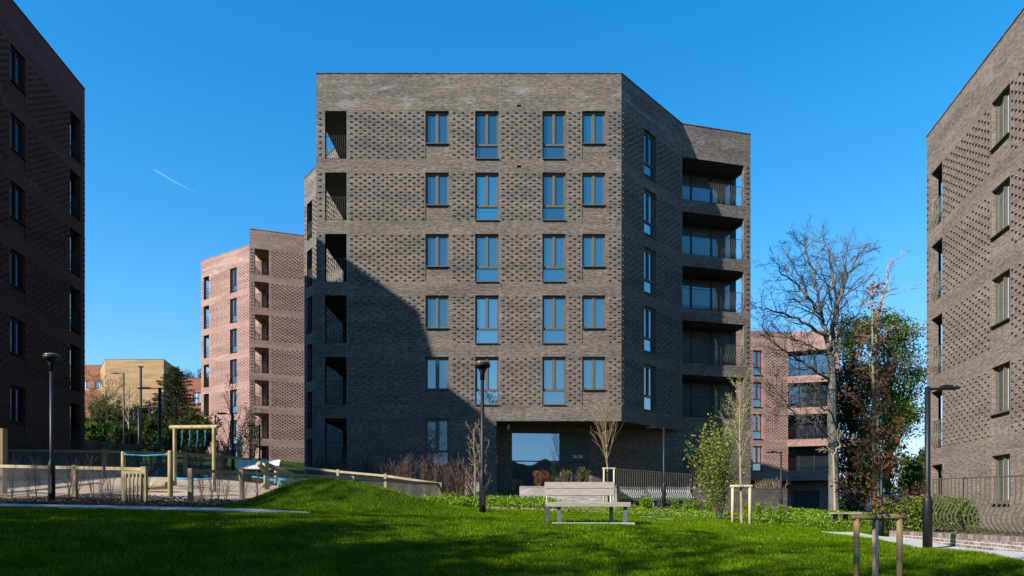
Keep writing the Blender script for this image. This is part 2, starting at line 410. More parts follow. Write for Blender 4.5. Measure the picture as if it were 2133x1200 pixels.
def strip(name, left, right, mat, off=.02, thick=.12, div=.2):
    """surface between two polylines of equal count, draped on the ground"""
    mb = MB(); L = []; Rr = []
    for i in range(len(left)-1):
        d = max(math.dist(left[i], left[i+1]), math.dist(right[i], right[i+1])); n = max(1, int(d/div))
        for k in range(n + (1 if i == len(left)-2 else 0)):
            t = k/n
            L.append([left[i][q]*(1-t)+left[i+1][q]*t for q in (0, 1)]); Rr.append([right[i][q]*(1-t)+right[i+1][q]*t for q in (0, 1)])
    m = max(1, int(max(math.dist(a, b) for a, b in zip(L, Rr))/div))
    rows = []
    for a, b in zip(L, Rr):
        r = []
        for k in range(m+1):
            t = k/m; x = a[0]*(1-t)+b[0]*t; y = a[1]*(1-t)+b[1]*t
            r.append((x, y, h(x, y)+off))
        rows.append(r)
    for i in range(len(rows)):
        mb.v.extend(rows[i])
    w = m+1
    for i in range(len(rows)-1):
        for k in range(m):
            a = i*w+k; mb.f.append((a, a+1, a+1+w, a+w))
    if thick:
        def skirt(idx):
            for a, b in zip(idx[:-1], idx[1:]):
                pa, pb = mb.v[a], mb.v[b]
                mb.quad(pa, pb, (pb[0], pb[1], pb[2]-thick), (pa[0], pa[1], pa[2]-thick))
        skirt([i*w for i in range(len(rows))]); skirt([i*w+m for i in range(len(rows))])
        skirt(list(range(w))); skirt([(len(rows)-1)*w+k for k in range(w)])
    o = mb.build(name, mat, smooth=False); tag(o, kind='structure'); return o

# left path in front of the playground, right path by the low wall
LPF = [(-17, 14.7), (-12, 14.35), (-8, 14.05), (-5.6, 14.0), (-4.3, 14.2)]
LPB = [(-17, 16.2), (-12, 15.8), (-8, 15.35), (-5.6, 14.95), (-4.3, 14.35)]
strip('path', LPF, LPB, M['path_pave'], .03)
RPF = [(7.9, 8.5), (8.3, 10.9), (8.87, 14.4), (9.35, 17.6), (9.2, 20.0)]
RPB = [(9.05, 8.5), (9.22, 10.9), (9.75, 14.4), (10.4, 17.8), (10.5, 20.5)]
strip('path', RPF, RPB, M['path_pave'], .03)
SANDP = [(-20, 21.3), (-12, 19.6), (-9.3, 18.3), (-7.6, 21), (-6.2, 24.5), (-7.5, 26.6), (-11.7, 26.9), (-20.5, 26.1)]
strip('play_surface', [(-20.5, 21.3), (-14, 20.0), (-10, 18.6), (-8.3, 18.6), (-6.3, 23.8)], [(-20.6, 22.3), (-14.8, 23.3), (-11.8, 25.2), (-9.5, 26.8), (-6.6, 26.5)], M['sand'], .035, 0, .3)
strip('mulch_bed', [(-19, 16.3), (-12, 15.9), (-8, 15.45), (-6.9, 15.6)], [(-19, 21.2), (-13, 20.0), (-9.0, 18.7), (-7.2, 19.2)], M['mulch'], .02, 0, .3)
BED = [(-1.6, 22.5), (12, 22.5), (13.5, 32.5), (-6.5, 32.5)]
strip('mulch_bed', [(-1.2, 23.2), (4.2, 23.0), (7.5, 24)], [(-2.5, 32.5), (5, 32.5), (13, 32.6)], M['pale_mulch'], .02, 0, .3)
strip('mulch_bed', [(9.6, 10), (9.9, 14.4), (10.6, 18.4)], [(15, 10), (15.8, 14.4), (14.5, 20.5)], M['mulch'], .16, 0, .3)
strip('mulch_bed', [(-23, 22.3), (-14.8, 23.35), (-11.8, 25.3), (-9.5, 27.2)], [(-23, 31), (-15, 31), (-11.0, 31.5), (-9.7, 32)], M['mulch'], .025, 0, .3)
PATHPOLY = [LPF+LPB[::-1], RPF+RPB[::-1]]

# ------------------------------------------------------------------ facades
class Face:
    def __init__(s, A, B, z0, z1):
        s.A = Vector((*A, 0)); s.B = Vector((*B, 0)); s.L = (s.B-s.A).length
        s.t = (s.B-s.A).normalized(); s.n = Vector((s.t.y, -s.t.x, 0)); s.z0 = z0; s.z1 = z1
    def p(s, u, z, d=0):  # d inward
        q = s.A+s.t*u-s.n*d; return Vector((q.x, q.y, z))

HP = .225
def wall_face(mb, fc, ops=(), rows=(), plain=(), recess=(), proj=.05, margin=.13):
    """ops: (u0,u1,za,zb,reveal). rows: z bands that carry projecting headers"""
    us = {0, fc.L}; zs = {fc.z0, fc.z1}
    allo = list(ops)+[(*r[:4], r[4]) for r in recess]
    for o in allo: us |= {max(0, o[0]), min(fc.L, o[1])}; zs |= {max(o[2], fc.z0), o[3]}
    us = sorted(us); zs = sorted(zs)
    # horizontal merge per z band
    for j in range(len(zs)-1):
        zc = (zs[j]+zs[j+1])/2; start = None
        for i in range(len(us)-1):
            uc = (us[i]+us[i+1])/2
            solid = not any(o[0] < uc < o[1] and o[2] < zc < o[3] for o in allo)
            if solid and start is None: start = us[i]
            if start is not None and (not solid or i == len(us)-2):
                end = us[i+1] if solid else us[i]
                mb.quad(fc.p(start, zs[j]), fc.p(end, zs[j]), fc.p(end, zs[j+1]), fc.p(start, zs[j+1])); start = None
    for o in allo:
        d = o[4]; u0, u1, za, zb = max(0, o[0]), min(fc.L, o[1]), max(o[2], fc.z0), o[3]
        if d <= 0: continue
        mb.quad(fc.p(u0, za), fc.p(u0, zb), fc.p(u0, zb, d), fc.p(u0, za, d))
        mb.quad(fc.p(u1, za), fc.p(u1, za, d), fc.p(u1, zb, d), fc.p(u1, zb))
        mb.quad(fc.p(u0, zb), fc.p(u1, zb), fc.p(u1, zb, d), fc.p(u0, zb, d))
        mb.quad(fc.p(u0, za), fc.p(u0, za, d), fc.p(u1, za, d), fc.p(u1, za))
    for r in recess:
        mb.quad(fc.p(r[0], r[2], r[4]), fc.p(r[1], r[2], r[4]), fc.p(r[1], r[3], r[4]), fc.p(r[0], r[3], r[4]))
    for (ra, rb) in rows:
        nr = int(round((rb-ra)/.15))
        for k in range(nr):
            z = rb-.075-k*.15
            off = HP if k % 2 else 0
            u = .16+off
            while u < fc.L-.1:
                ok = True
                for o in list(allo)+[(*q, 0) for q in plain]:
                    if o[0]-margin < u < o[1]+margin and o[2]-.05 < z < o[3]+.05: ok = False; break
                if ok:
                    a, b = u-.051, u+.051; c, e = z-.033, z+.033; q = proj
                    P0, P1, P2, P3 = fc.p(a, c, -q), fc.p(b, c, -q), fc.p(b, e, -q), fc.p(a, e, -q)
                    Q0, Q1, Q2, Q3 = fc.p(a, c), fc.p(b, c), fc.p(b, e), fc.p(a, e)
                    n = len(mb.v); mb.v.extend(map(tuple, (P0, P1, P2, P3, Q0, Q1, Q2, Q3)))
                    mb.f.extend([(n, n+1, n+2, n+3), (n+4, n+5, n+1, n), (n+3, n+2, n+6, n+7), (n+4, n, n+3, n+7), (n+1, n+5, n+6, n+2)])
                u += 2*HP

rngw = random.Random(5)
def window(parent, fc, u0, u1, za, zb, kind, fm, gm, depth=.17, sill=True, curtain=False):
    """frame bars (window) > pane, sill. kind 'two' or 'three' (two lights over one)"""
    t, n = fc.t, fc.n; ax = (t, n, Vector((0, 0, 1)))
    mb = MB(); fw = .055; fd = .07; dd = depth
    def bar(a, b, c, e, pro=0): mb.box(fc.p((a+b)/2, (c+e)/2, dd-pro/2), (b-a, fd+pro, e-c), ax)
    bar(u0, u0+fw, za, zb); bar(u1-fw, u1, za, zb); bar(u0+fw, u1-fw, zb-fw-.03, zb); bar(u0+fw, u1-fw, za, za+fw)
    um = (u0+u1)/2; zt = za+fw
    if kind == 'three':
        zt = za+(zb-za)*.31
        bar(u0+fw, u1-fw, zt-.04, zt+.04, .012); zt += .04
    bar(um-.055, um+.055, zt, zb-fw-.03, .02)
    # casement frames
    for a, b in ((u0+fw, um-.055), (um+.055, u1-fw)):
        w = .035
        for (x0, x1, y0, y1) in ((a, a+w, zt, zb-fw-.03), (b-w, b, zt, zb-fw-.03), (a+w, b-w, zt, zt+w), (a+w, b-w, zb-fw-.03-w, zb-fw-.03)):
            mb.box(fc.p((x0+x1)/2, (y0+y1)/2, dd+.006), (x1-x0, fd-.02, y1-y0), ax)
    o = mb.build('window', fm, parent)
    g = MB()
    for (a, b, c, e) in ([(u0+.06, um, zt, zb-.05), (um, u1-.06, zt, zb-.05)]+([(u0+.05, u1-.05, za+.05, zt-.06)] if kind == 'three' else [])):
        q = [rngw.uniform(-.0035, .0035) for _ in range(4)]
        g.quad(fc.p(a, c, dd+.02+q[0]), fc.p(b, c, dd+.02+q[1]), fc.p(b, e, dd+.02+q[1]+q[2]), fc.p(a, e, dd+.02+q[0]+q[2]))
    g.build('pane', rngw.choice([M['glass'], M['glass_b'], M['glass'], M['glass_c']]) if gm is M['glass'] else gm, o)
    if curtain:
        c = MB(); c.quad(fc.p(um-.22, za+.1, dd+.012), fc.p(um-.12, za+.1, dd+.012), fc.p(um-.12, zb-.12, dd+.012), fc.p(um-.22, zb-.12, dd+.012))
        c.quad(fc.p(um+.1, za+.1, dd+.012), fc.p(um+.16, za+.1, dd+.012), fc.p(um+.16, zb-.12, dd+.012), fc.p(um+.1, zb-.12, dd+.012))
        c.build('blind', M['curtain'], o)
    if sill:
        s = MB(); s.box(fc.p(um, za-.02, .05), (u1-u0+.04, .26, .03), ax); s.build('sill', fm, o)
    return o

def s_bar(base, n, t, z0, z1, bulge, w=.012):
    """one S-curved flat railing bar, bulging outward low down"""
    hh = z1-z0; pts = []
    prof = [(0, .0), (.04, .25), (.10, .62), (.18, .95), (.27, 1.0), (.38, .72), (.48, .34), (.58, .08), (.68, 0), (1, 0)]
    for q, o in prof: pts.append(Vector((base.x, base.y, z0+q*hh))+n*(bulge*o))
    return pts

def railing(name, parent, fc, u0, u1, z0, z1, mat, pitch=.115, bulge=.12, d=.1, w=.012, label=None):
    mb = MB(); n = max(2, int((u1-u0)/pitch))
    for k in range(n+1):
        u = u0+(u1-u0)*k/n; b = fc.p(u, 0, d)
        mb.tube(s_bar(b, fc.n, fc.t, z0+.05, z1, bulge), w, 4, False)
    for z, rr in ((z1, .018), (z0+.05, .014)):
        mb.tube([fc.p(u0-.02, z, d), fc.p(u1+.02, z, d)], rr, 4)
    o = mb.build(name, mat, parent)
    return o

def corner_loggia(bld, K, ta, tb, Wd, D, za, zb, mats, glaz='b', railm=None):
    """K corner point, ta unit dir along one face, tb along other face. Region Wd x D. glaz: glazing on wall parallel to tb (at ta=Wd)"""
    K = Vector((*K, 0)); ta = Vector((*ta, 0)); tb = Vector((*tb, 0))
    def q(a, b, z): v = K+ta*a+tb*b; return Vector((v.x, v.y, z))
    mb = MB(); e = .28
    mb.quad(q(e, e, zb), q(Wd, e, zb), q(Wd, D, zb), q(e, D, zb))       # ceiling
    mb.quad(q(.01, .01, zb-.002), q(Wd, .01, zb-.002), q(Wd, e, zb-.002), q(.01, e, zb-.002))
    mb.quad(q(.01, e, zb-.002), q(e, e, zb-.002), q(e, D, zb-.002), q(.01, D, zb-.002))
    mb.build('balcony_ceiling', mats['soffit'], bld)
    mb = MB()
    mb.quad(q(.02, .02, za), q(Wd, .02, za), q(Wd, D, za), q(.02, D, za))
    mb.build('balcony_floor', M['concrete'], bld)
    # end wall (at tb=D), brick
    mb = MB(); mb.quad(q(.05, D, za), q(Wd, D, za), q(Wd, D, zb), q(.05, D, zb))
    mb.quad(q(Wd, .02, za), q(Wd, .32, za), q(Wd, .32, zb), q(Wd, .02, zb)); mb.quad(q(Wd, .32, za), q(Wd, D, za), q(Wd, D, za-.001), q(Wd, .32, za-.001))
    mb.build('balcony_wall', mats['brick'], bld)
    # glazed wall at ta=Wd
    fr = MB(); gl = MB(); ax = (tb, ta, Vector((0, 0, 1)))
    segs = max(2, int(round((D-.5)/1.25))); b0, b1 = .32, D-.05
    for k in range(segs+1):
        b = b0+(b1-b0)*k/segs
        fr.box(q(Wd+.02, b, (za+zb)/2), (.10, .10, zb-za-.01), ax)
    fr.box(q(Wd+.02, (b0+b1)/2, zb-.10), (b1-b0-.1, .085, .18), ax)
    fr.box(q(Wd+.02, (b0+b1)/2, za+.05), (b1-b0-.1, .085, .09), ax)
    o = fr.build('balcony_door', mats['frame'], bld)
    for k in range(segs):
        x0 = b0+(b1-b0)*k/segs; x1 = b0+(b1-b0)*(k+1)/segs; j = rngw.uniform(-.006, .006)
        gl.quad(q(Wd+.03+j, x0, za), q(Wd+.03, x1, za), q(Wd+.03, x1, zb), q(Wd+.03+j, x0, zb))
    gl.build('pane', mats['glass'], o)
    # curtains inside half of them are seen as pale strips

def building(name, loc, label, cat='building', group=None): return thing(name, loc, label, cat, group)

def pillar_inner(mb, K, ta, tb, w, z0, z1):
    K = Vector((*K, 0)); ta = Vector((*ta, 0)); tb = Vector((*tb, 0))
    def q(a, b, z): v = K+ta*a+tb*b; return Vector((v.x, v.y, z))
    mb.quad(q(w, .001, z0), q(w, .28, z0), q(w, .28, z1), q(w, .001, z1))
    mb.quad(q(.001, w, z0), q(.28, w, z0), q(.28, w, z1), q(.001, w, z1))
    mb.quad(q(.28, w, z0), q(.28, .28, z0), q(.28, .28, z1), q(.28, w, z1))
    mb.quad(q(w, .28, z0), q(.28, .28, z0), q(.28, .28, z1), q(w, .28, z1))

OH = 2.42; ST = 3.1
def unit(a, b):
    d = math.dist(a, b); return ((b[0]-a[0])/d, (b[1]-a[1])/d)

def wall_end_loggia(mb, K, ta, tb, D, heads, z0):
    pillar_inner(mb, K, ta, tb, .44, heads[-1]-OH-.2, heads[0])
    # slab edges behind parapet bands are closed by floor and ceiling quads

def coping(mb, pts, z, closed=True):
    n = len(pts)
    for i in range(n):
        a = pts[i]; b = pts[(i+1) % n]; fc = Face(a, b, 0, 0)
        mb.box(fc.p(fc.L/2, z+.02, .12), (fc.L+.0, .30, .04), (fc.t, fc.n, Vector((0, 0, 1))))

# ---- central grey building
def central():
    bld = building('apartment_building', (0, 40, .5), 'large grey brick apartment block in the centre, with the entrance numbered 26-58')
    z0, z1 = -1.5, 22.0
    heads = [20.12-ST*k for k in range(6)]
    mb = MB()
    Pts = [(-13.8, 44.66), (-9.87, 39.7), (-9.87, 33.9), (5.52, 33.9), (9.67, 38.3), (13.99, 39.4), (12.9, 43.9), (11.5, 47.5), (-11, 50)]
    fE, fS, fF, fB, fC, fCs, f7, f8, f9 = [Face(Pts[i], Pts[(i+1) % len(Pts)], z0, z1) for i in range(len(Pts))]
    # front
    cols = [(5.50, 6.68, 'two'), (8.01, 9.20, 'three'), (11.40, 12.58, 'three'), (13.41, 14.58, 'two')]
    ops = []; rec = []; plain = []
    for k, hd in enumerate(heads):
        ops.append((.44, 1.53, hd-OH, hd, .28))
        if k < 5:
            for a, b, kd in cols:
                if kd == 'two':
                    ops.append((a, b, hd-1.66, hd, .2)); rec.append((a, b-.02, hd-OH, hd-1.70, .03))
                else: ops.append((a, b, hd-OH, hd, .2))
        else: ops.append((5.50, 6.68, hd-OH, hd, .2))
    ops.append((9.08, 20, z0, 4.48, 0))
    # vents
    for zz in (20.38, 17.32): ops.append((10.12, 10.33, zz-.06, zz+.06, .12))
    rows = [(hd-OH+.02, hd) for hd in heads[:5]]
    wall_face(mb, fF, ops, rows, plain, rec)
    # movement joints
    # side (left) with long balcony
    wall_face(mb, fS, [(fS.L-5.2, fS.L-.44, hd-OH, hd, .28) for hd in heads], [])
    # wing E
    wall_face(mb, fE, [(.44, 1.35, hd-OH, hd, .28) for hd in heads], rows)
    # face B
    fB.z0 = 4.48
    ub = (2.12, 3.32)
    wall_face(mb, fB, [(ub[0], ub[1], hd-OH, hd, .2) for hd in heads[:5]], rows)
    # face C
    wall_face(mb, fC, [(.04, fC.L-.44, hd-OH, hd, .28) for hd in heads[:5]]+[(.1, 1.6, z0, 3.0, .25)], rows)
    wall_face(mb, fCs, [(.44, 1.53, hd-OH, hd, .28) for hd in heads[:5]], rows)
    for f in (f7, f8, f9): wall_face(mb, f, [], [])
    # recessed entrance: jamb and back wall
    J0, J1 = (-.79, 33.9), (-.79, 35.9)
    fJ = Face(J0, J1, z0, 4.48); wall_face(mb, fJ)
    fR = Face(J1, (4.35, 36.42), z0, 4.48); fR2 = Face((4.35, 36.42), (9.67, 38.3), z0, 4.48); wall_face(mb, fR2)
    wall_face(mb, fR, [(.75, 3.42, .75, 4.17, .1), (3.46, 4.98, .75, 4.17, .1)])
    pillar_inner(mb, Pts[2], (1, 0), (0, 1), .44, z0, heads[0])
    pillar_inner(mb, Pts[5], unit(Pts[5], Pts[4]), unit(Pts[5], Pts[6]), .44, z0, heads[0])
    mb.build('wall', M['grey_brick'], bld)
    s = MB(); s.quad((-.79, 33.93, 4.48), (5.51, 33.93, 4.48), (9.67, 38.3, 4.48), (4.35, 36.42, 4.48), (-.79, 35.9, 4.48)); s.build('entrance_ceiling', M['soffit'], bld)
    r = MB(); r.quad(*[(x, y, z1-.45) for x, y in Pts]); r.build('roof', M['concrete'], bld)
    c = MB(); coping(c, Pts, z1); c.build('roof_edge', M['dark_wall_brick'], bld)
    for uu in (1.53, 9.22):
        j = MB(); j.box(fF.p(uu+.02, (4.6+z1)/2, -.001), (.014, .006, z1-4.7), (fF.t, fF.n, Vector((0, 0, 1)))); j.build('movement_joint', M['joint'], bld)
    for k, hd in enumerate(heads):
        if k < 5:
            for a, b, kd in cols:
                window(bld, fF, a+.01, b-.01, hd-(1.66 if kd == 'two' else OH)+.01, hd-.01, kd, M['olive_frame'], M['glass'])
            window(bld, fB, ub[0]+.01, ub[1]-.01, hd-OH+.01, hd-.01, 'three', M['olive_frame'], M['glass'])
            railing('balcony_railing', bld, fC, .08, fC.L-.46, hd-OH+.02, hd-OH+1.2, M['green_rail'], .105, .11)
        else:
            window(bld, fF, 5.51, 6.67, hd-OH+.01, hd-.01, 'three', M['olive_frame'], M['glass_dark'])
        railing('balcony_railing', bld, fF, .46, 1.51, hd-OH+.02, hd-OH+1.2, M['green_rail'], .105, .11)
        if k < 5:
            railing('balcony_railing', bld, fE, .46, 1.33, hd-OH+.02, hd-OH+1.2, M['green_rail'], .13, .11)
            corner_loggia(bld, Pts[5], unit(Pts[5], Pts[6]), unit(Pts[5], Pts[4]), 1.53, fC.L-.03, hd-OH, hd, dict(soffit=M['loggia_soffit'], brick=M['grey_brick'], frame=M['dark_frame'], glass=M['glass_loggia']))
            lw = MB(); lw.quad(fE.p(.1, hd-OH, 1.6), fE.p(3, hd-OH, 1.6), fE.p(3, hd, 1.6), fE.p(.1, hd, 1.6)); lw.build('balcony_wall', M['grey_brick'], bld)
        corner_loggia(bld, Pts[2], (1, 0), (0, 1), 1.53, 5.2, hd-OH, hd, dict(soffit=M['loggia_soffit'], brick=M['grey_brick'], frame=M['dark_frame'], glass=M['glass_dark']))
    # entrance glazing
    ax = (fR.t, fR.n, Vector((0, 0, 1)))
    def bars(lst, d, fd):
        m_ = MB()
        for (a, b, c_, e) in lst: m_.box(fR.p((a+b)/2, (c_+e)/2, d), (b-a, fd, e-c_), ax)
        return m_
    g = bars([(.75, .80, .75, 4.17), (3.37, 3.42, .75, 4.17), (.80, 3.37, 4.11, 4.17), (.80, 3.37, .75, .95), (.80, 3.37, 2.58, 2.64)], .05, .07).build('entrance_window', M['dark_frame'], bld)
    gg = MB(); gg.quad(fR.p(.78, .9, .05), fR.p(3.4, .9, .05), fR.p(3.4, 4.15, .05), fR.p(.78, 4.15, .05)); gg.build('pane', M['glass_lobby'], g)
    pn = MB(); pn.box(fR.p(4.23, 3.38, .06), (1.53, .05, 1.55), ax); pn.build('entrance_panel', M['door_grey'], bld)
    d = bars([(3.47, 3.85, .75, 2.59), (3.85, 3.93, .75, 2.56), (4.85, 4.99, .75, 2.56), (3.93, 4.85, 2.44, 2.56), (3.93, 4.85, .75, .95), (3.93, 4.85, 1.6, 1.66)], .05, .06).build('entrance_door', M['dark_frame'], bld)
    gg = MB(); gg.quad(fR.p(3.9, .9, .06), fR.p(4.9, .9, .06), fR.p(4.9, 2.5, .06), fR.p(3.9, 2.5, .06)); gg.build('pane', M['glass_dark'], d)
    hh = MB(); hh.tube([fR.p(4.0, 1.4, -.04), fR.p(4.0, 2.1, -.04)], .015, 6); hh.build('handle', M['steel'], d)
    t = bpy.data.curves.new('house_number', 'FONT'); t.body = '26-58'; t.size = .24; t.extrude = .008; t.align_x = 'CENTER'
    to = bpy.data.objects.new('tmp', t); COL.objects.link(to)
    dg = bpy.context.evaluated_depsgraph_get(); me = bpy.data.meshes.new_from_object(to.evaluated_get(dg))
    bpy.data.objects.remove(to); me.materials.clear(); me.materials.append(M['text'])
    o = bpy.data.objects.new('house_number', me); COL.objects.link(o); o.parent = bld
    o.location = fR.p(4.36, 2.80, .02)-Vector(bld.location); o.rotation_euler = (PI/2, 0, math.atan2(fR.t.y, fR.t.x))
    # ground floor service door
    sd = MB(); sd.box(fC.p(.85, 1.0, .2), (1.48, .05, 4.0), (fC.t, fC.n, Vector((0, 0, 1)))); sd.build('service_door', M['door_grey'], bld)
    # dome camera and small sign by the entrance
    cm = MB(); cm.lathe((-.2, 35.0, 4.27), [(.02, -.1), (.07, -.06), (.09, 0), (.09, .1), (.03, .2)], 12); cm.build('security_camera', M['white'], bld, True)
    sg = MB(); sg.box((-.765, 34.6, 2.5), (.03, .35, .22)); sg.box((-.765, 34.55, 2.75), (.03, .2, .14)); sg.build('wall_plaque', M['white'], bld)
central()

def simple_building(bld, Pts, z0, z1, heads, specs, bm, fm, gm, sm, rm, corner=None, lowrow=True, blinds=False):
    """specs: index -> list of (u0,u1,kind) ; kind two/three/log ; nrows storeys with studs"""
    mb = MB(); faces = [Face(Pts[i], Pts[(i+1) % len(Pts)], z0, z1) for i in range(len(Pts))]
    for i, fc in enumerate(faces):
        ops = []; rec = []
        for hd in heads:
            for (a, b, kd) in specs.get(i, []):
                if kd == 'two': ops.append((a, b, hd-1.66, hd, .2)); rec.append((a, b-.02, hd-OH, hd-1.70, .03))
                elif kd == 'three': ops.append((a, b, hd-OH, hd, .2))
                else: ops.append((a, b, hd-OH, hd, .28))
        rows = [(hd-OH+.02, hd) for hd in (heads if lowrow else heads[:-1])] if i in specs else []
        wall_face(mb, fc, ops, rows, [], rec)
    for (ci, wi, D) in (corner or []):
        K = Pts[ci]; pn = Pts[(ci+1) % len(Pts)]; pp = Pts[ci-1]
        ta = unit(K, pn) if wi == 1 else unit(K, pp); tb = unit(K, pp) if wi == 1 else unit(K, pn)
        pillar_inner(mb, K, ta, tb, .44, heads[-1]-OH, heads[0])
        for hd in heads:
            corner_loggia(bld, K, ta, tb, 1.53, D, hd-OH, hd, dict(soffit=sm, brick=bm, frame=fm, glass=M['glass_dark']))
    mb.build('wall', bm, bld)
    r = MB(); r.quad(*[(x, y, z1-.45) for x, y in Pts]); r.build('roof', M['concrete'], bld)
    c = MB(); coping(c, Pts, z1); c.build('roof_edge', bm, bld)
    for i, lst in specs.items():
        fc = faces[i]
        for hd in heads:
            for (a, b, kd) in lst:
                if kd in ('two', 'three'):
                    window(bld, fc, a+.01, b-.01, hd-(1.66 if kd == 'two' else OH)+.01, hd-.01, kd, fm, gm, curtain=blinds)
                else: railing('balcony_railing', bld, fc, a+.02, b-.02, hd-OH+.02, hd-OH+1.2, rm, .115, .11)
    return faces

# ---- left red brick building, shade darkened into its brick colour
LK = (-23.58, 37.1); LA = (-21.6, 21.2)
def on(a, b, d):
    u = unit(a, b); return (a[0]+u[0]*d, a[1]+u[1]*d)
LL = math.dist(LA, LK)
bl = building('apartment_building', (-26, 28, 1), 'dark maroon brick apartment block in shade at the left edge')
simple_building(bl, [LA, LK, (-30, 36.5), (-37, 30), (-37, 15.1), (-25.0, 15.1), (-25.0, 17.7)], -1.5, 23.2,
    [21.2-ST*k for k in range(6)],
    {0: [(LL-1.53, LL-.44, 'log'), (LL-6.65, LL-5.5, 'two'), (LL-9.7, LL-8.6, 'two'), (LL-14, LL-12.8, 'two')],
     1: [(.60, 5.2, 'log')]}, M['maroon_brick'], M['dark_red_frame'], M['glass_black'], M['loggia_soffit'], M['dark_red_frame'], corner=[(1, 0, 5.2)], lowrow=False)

# ---- right grey-brown building
RK = (17.93, 29.05); RA = on(RK, (16.92, 23.9), 17)
br = building('apartment_building', (22, 22, -.6), 'tall sunlit brown brick apartment block at the right edge behind the curved railing')
simple_building(br, [(24.5, 31.5), RK, RA, (28, 10)], -2, 16.12,
    [14.28-ST*k for k in range(5)],
    {1: [(.44, 1.53, 'log'), (5.5, 6.72, 'two'), (9.5, 10.7, 'two'), (13, 14.2, 'two')],
     0: [(math.dist((24.5, 31.5), RK)-5.2, math.dist((24.5, 31.5), RK)-.49, 'log')]}, M['tan_brick_grey'], M['olive_frame'], M['glass'], M['loggia_soffit'], M['bronze_rail'], corner=[(1, 1, 5.2)], lowrow=False, blinds=True)

# ---- pink building far left
bp = building('apartment_building', (-27, 68, 4.5), 'pale pink brick apartment tower behind the playground, left of the central block')
K1 = (-24.7, 63.2); J = (-24.9, 66.3)
simple_building(bp, [(-33.07, 71.5), J, K1, on(K1, (-20.1, 64.8), 11), (-14, 76), (-31, 78)], 2, 26.45,
    [24.65-ST*k for k in range(7)],
    {0: [(.44, 1.4, 'log'), (4.95, 6.1, 'three')], 2: [(.44, 1.72, 'log')], 1: [(.3, 2.6, 'log')], 5: [(1.6, 6.38, 'log')]},
    M['red_brick'], M['dark_red_frame'], M['glass'], M['pink_soffit'], M['dark_red_frame'], corner=[(2, 1, 2.9), (0, 1, 5.2)])

# ---- pink building far right
bq = building('apartment_building', (26, 68, -.3), 'low pink brick apartment block behind the tall bare tree')
Q1 = (27.0, 65.9)
def bq_build():
    z0, z1 = 2.85, 17.4; heads = [15.5-ST*k for k in range(4)]
    Pts = [(19.0, 64.4), Q1, (31.4, 64.5), (31.6, 70), (34, 78), (18, 78)]
    mb = MB(); faces = [Face(Pts[i], Pts[(i+1) % 6], z0, z1) for i in range(6)]
    rows = [(hd-OH+.02, hd) for hd in heads]
    u0 = 4.45
    wall_face(mb, faces[0], [(u0, u0+1.0, hd-OH, hd, .2) for hd in heads]+[(1.0, 2.1, hd-OH, hd, .2) for hd in heads], rows)
    wall_face(mb, faces[1], [(.05, faces[1].L-.5, hd-OH, hd, .28) for hd in heads], rows)
    wall_face(mb, faces[2], [(.44, 1.6, hd-OH, hd, .28) for hd in heads], rows)
    for f in faces[3:]: wall_face(mb, f)
    # set-back ground storey
    G = [(19.5, 66.5), (26.9, 67.4), (31.2, 66.2), (32, 77), (18.5, 77)]
    for i in range(5):
        f = Face(G[i], G[(i+1) % 5], -1.5, 2.85); wall_face(mb, f, [(1.2, 3.6, -1.5, 1.9, .15)] if i == 1 else [])
    mb.build('wall', M['red_brick'], bq)
    s = MB(); s.quad(*[(x, y, 2.86) for x, y in Pts]); s.build('overhang_ceiling', M['loggia_soffit'], bq)
    r = MB(); r.quad(*[(x, y, z1-.45) for x, y in Pts]); r.build('roof', M['concrete'], bq)
    f = Face(G[1], G[2], 0, 0); gd = MB(); gd.box(f.p(2.4, .2, .14), (2.36, .04, 3.3), (f.t, f.n, Vector((0, 0, 1)))); gd.build('garage_door', M['dark_frame'], bq)
    for hd in heads:
        window(bq, faces[0], u0+.01, u0+.99, hd-OH+.01, hd-.01, 'three', M['red_frame'], M['glass'])
        window(bq, faces[0], 1.01, 2.09, hd-OH+.01, hd-.01, 'three', M['red_frame'], M['glass'])
        railing('balcony_railing', bq, faces[1], .1, faces[1].L-.52, hd-OH+.02, hd-OH+1.2, M['dark_red_frame'], .13, .1)
        corner_loggia(bq, Pts[2], unit(Pts[2], Pts[3]), unit(Pts[2], Pts[1]), 1.2, faces[1].L-.04, hd-OH, hd, dict(soffit=M['pink_soffit'], brick=M['red_brick'], frame=M['dark_frame'], glass=M['glass']))
bq_build()

# ---- yellow brick building on the hill, and the orange one beside it
def hill_building(name, label, pts, z0, z1, mat, wins=()):
    b = building(name, (pts[0][0], pts[0][1]+3, z0+1), label); mb = MB()
    for i in range(len(pts)):
        f = Face(pts[i], pts[(i+1) % len(pts)], z0, z1)
        ops = [(a, c, e, g, .2) for (q, a, c, e, g) in wins if q == i]
        wall_face(mb, f, ops)
    mb.build('wall', mat, b)
    r = MB(); r.quad(*[(x, y, z1) for x, y in pts]); r.build('roof', M['concrete'], b)
    c = MB(); coping(c, pts, z1); c.build('roof_edge', M['door_grey'], b)
    for (q, a, c_, e, g) in wins:
        f = Face(pts[q], pts[(q+1) % len(pts)], z0, z1); window(b, f, a+.02, c_-.02, e+.02, g-.02, 'two', M['white'], M['glass'], sill=False)
def wx(px, Z): return ((px-CX)/F*Z, Z)
hill_building('brick_hall', 'windowless yellow brick building on the wooded hill at the far left', [wx(219, 105), wx(341, 105), wx(412, 126), (-85, 135)], 8, 23.5, M['yellow_brick'])
hill_building('brick_house', 'orange brick building showing beside the yellow one on the hill', [wx(120, 112), wx(218, 112), (-70, 125), (-88, 125)], 8, 24.1, M['orange_brick'], [(0, 6.2, 7.6, 20, 21.5), (0, 4, 5.2, 20, 21.5)])
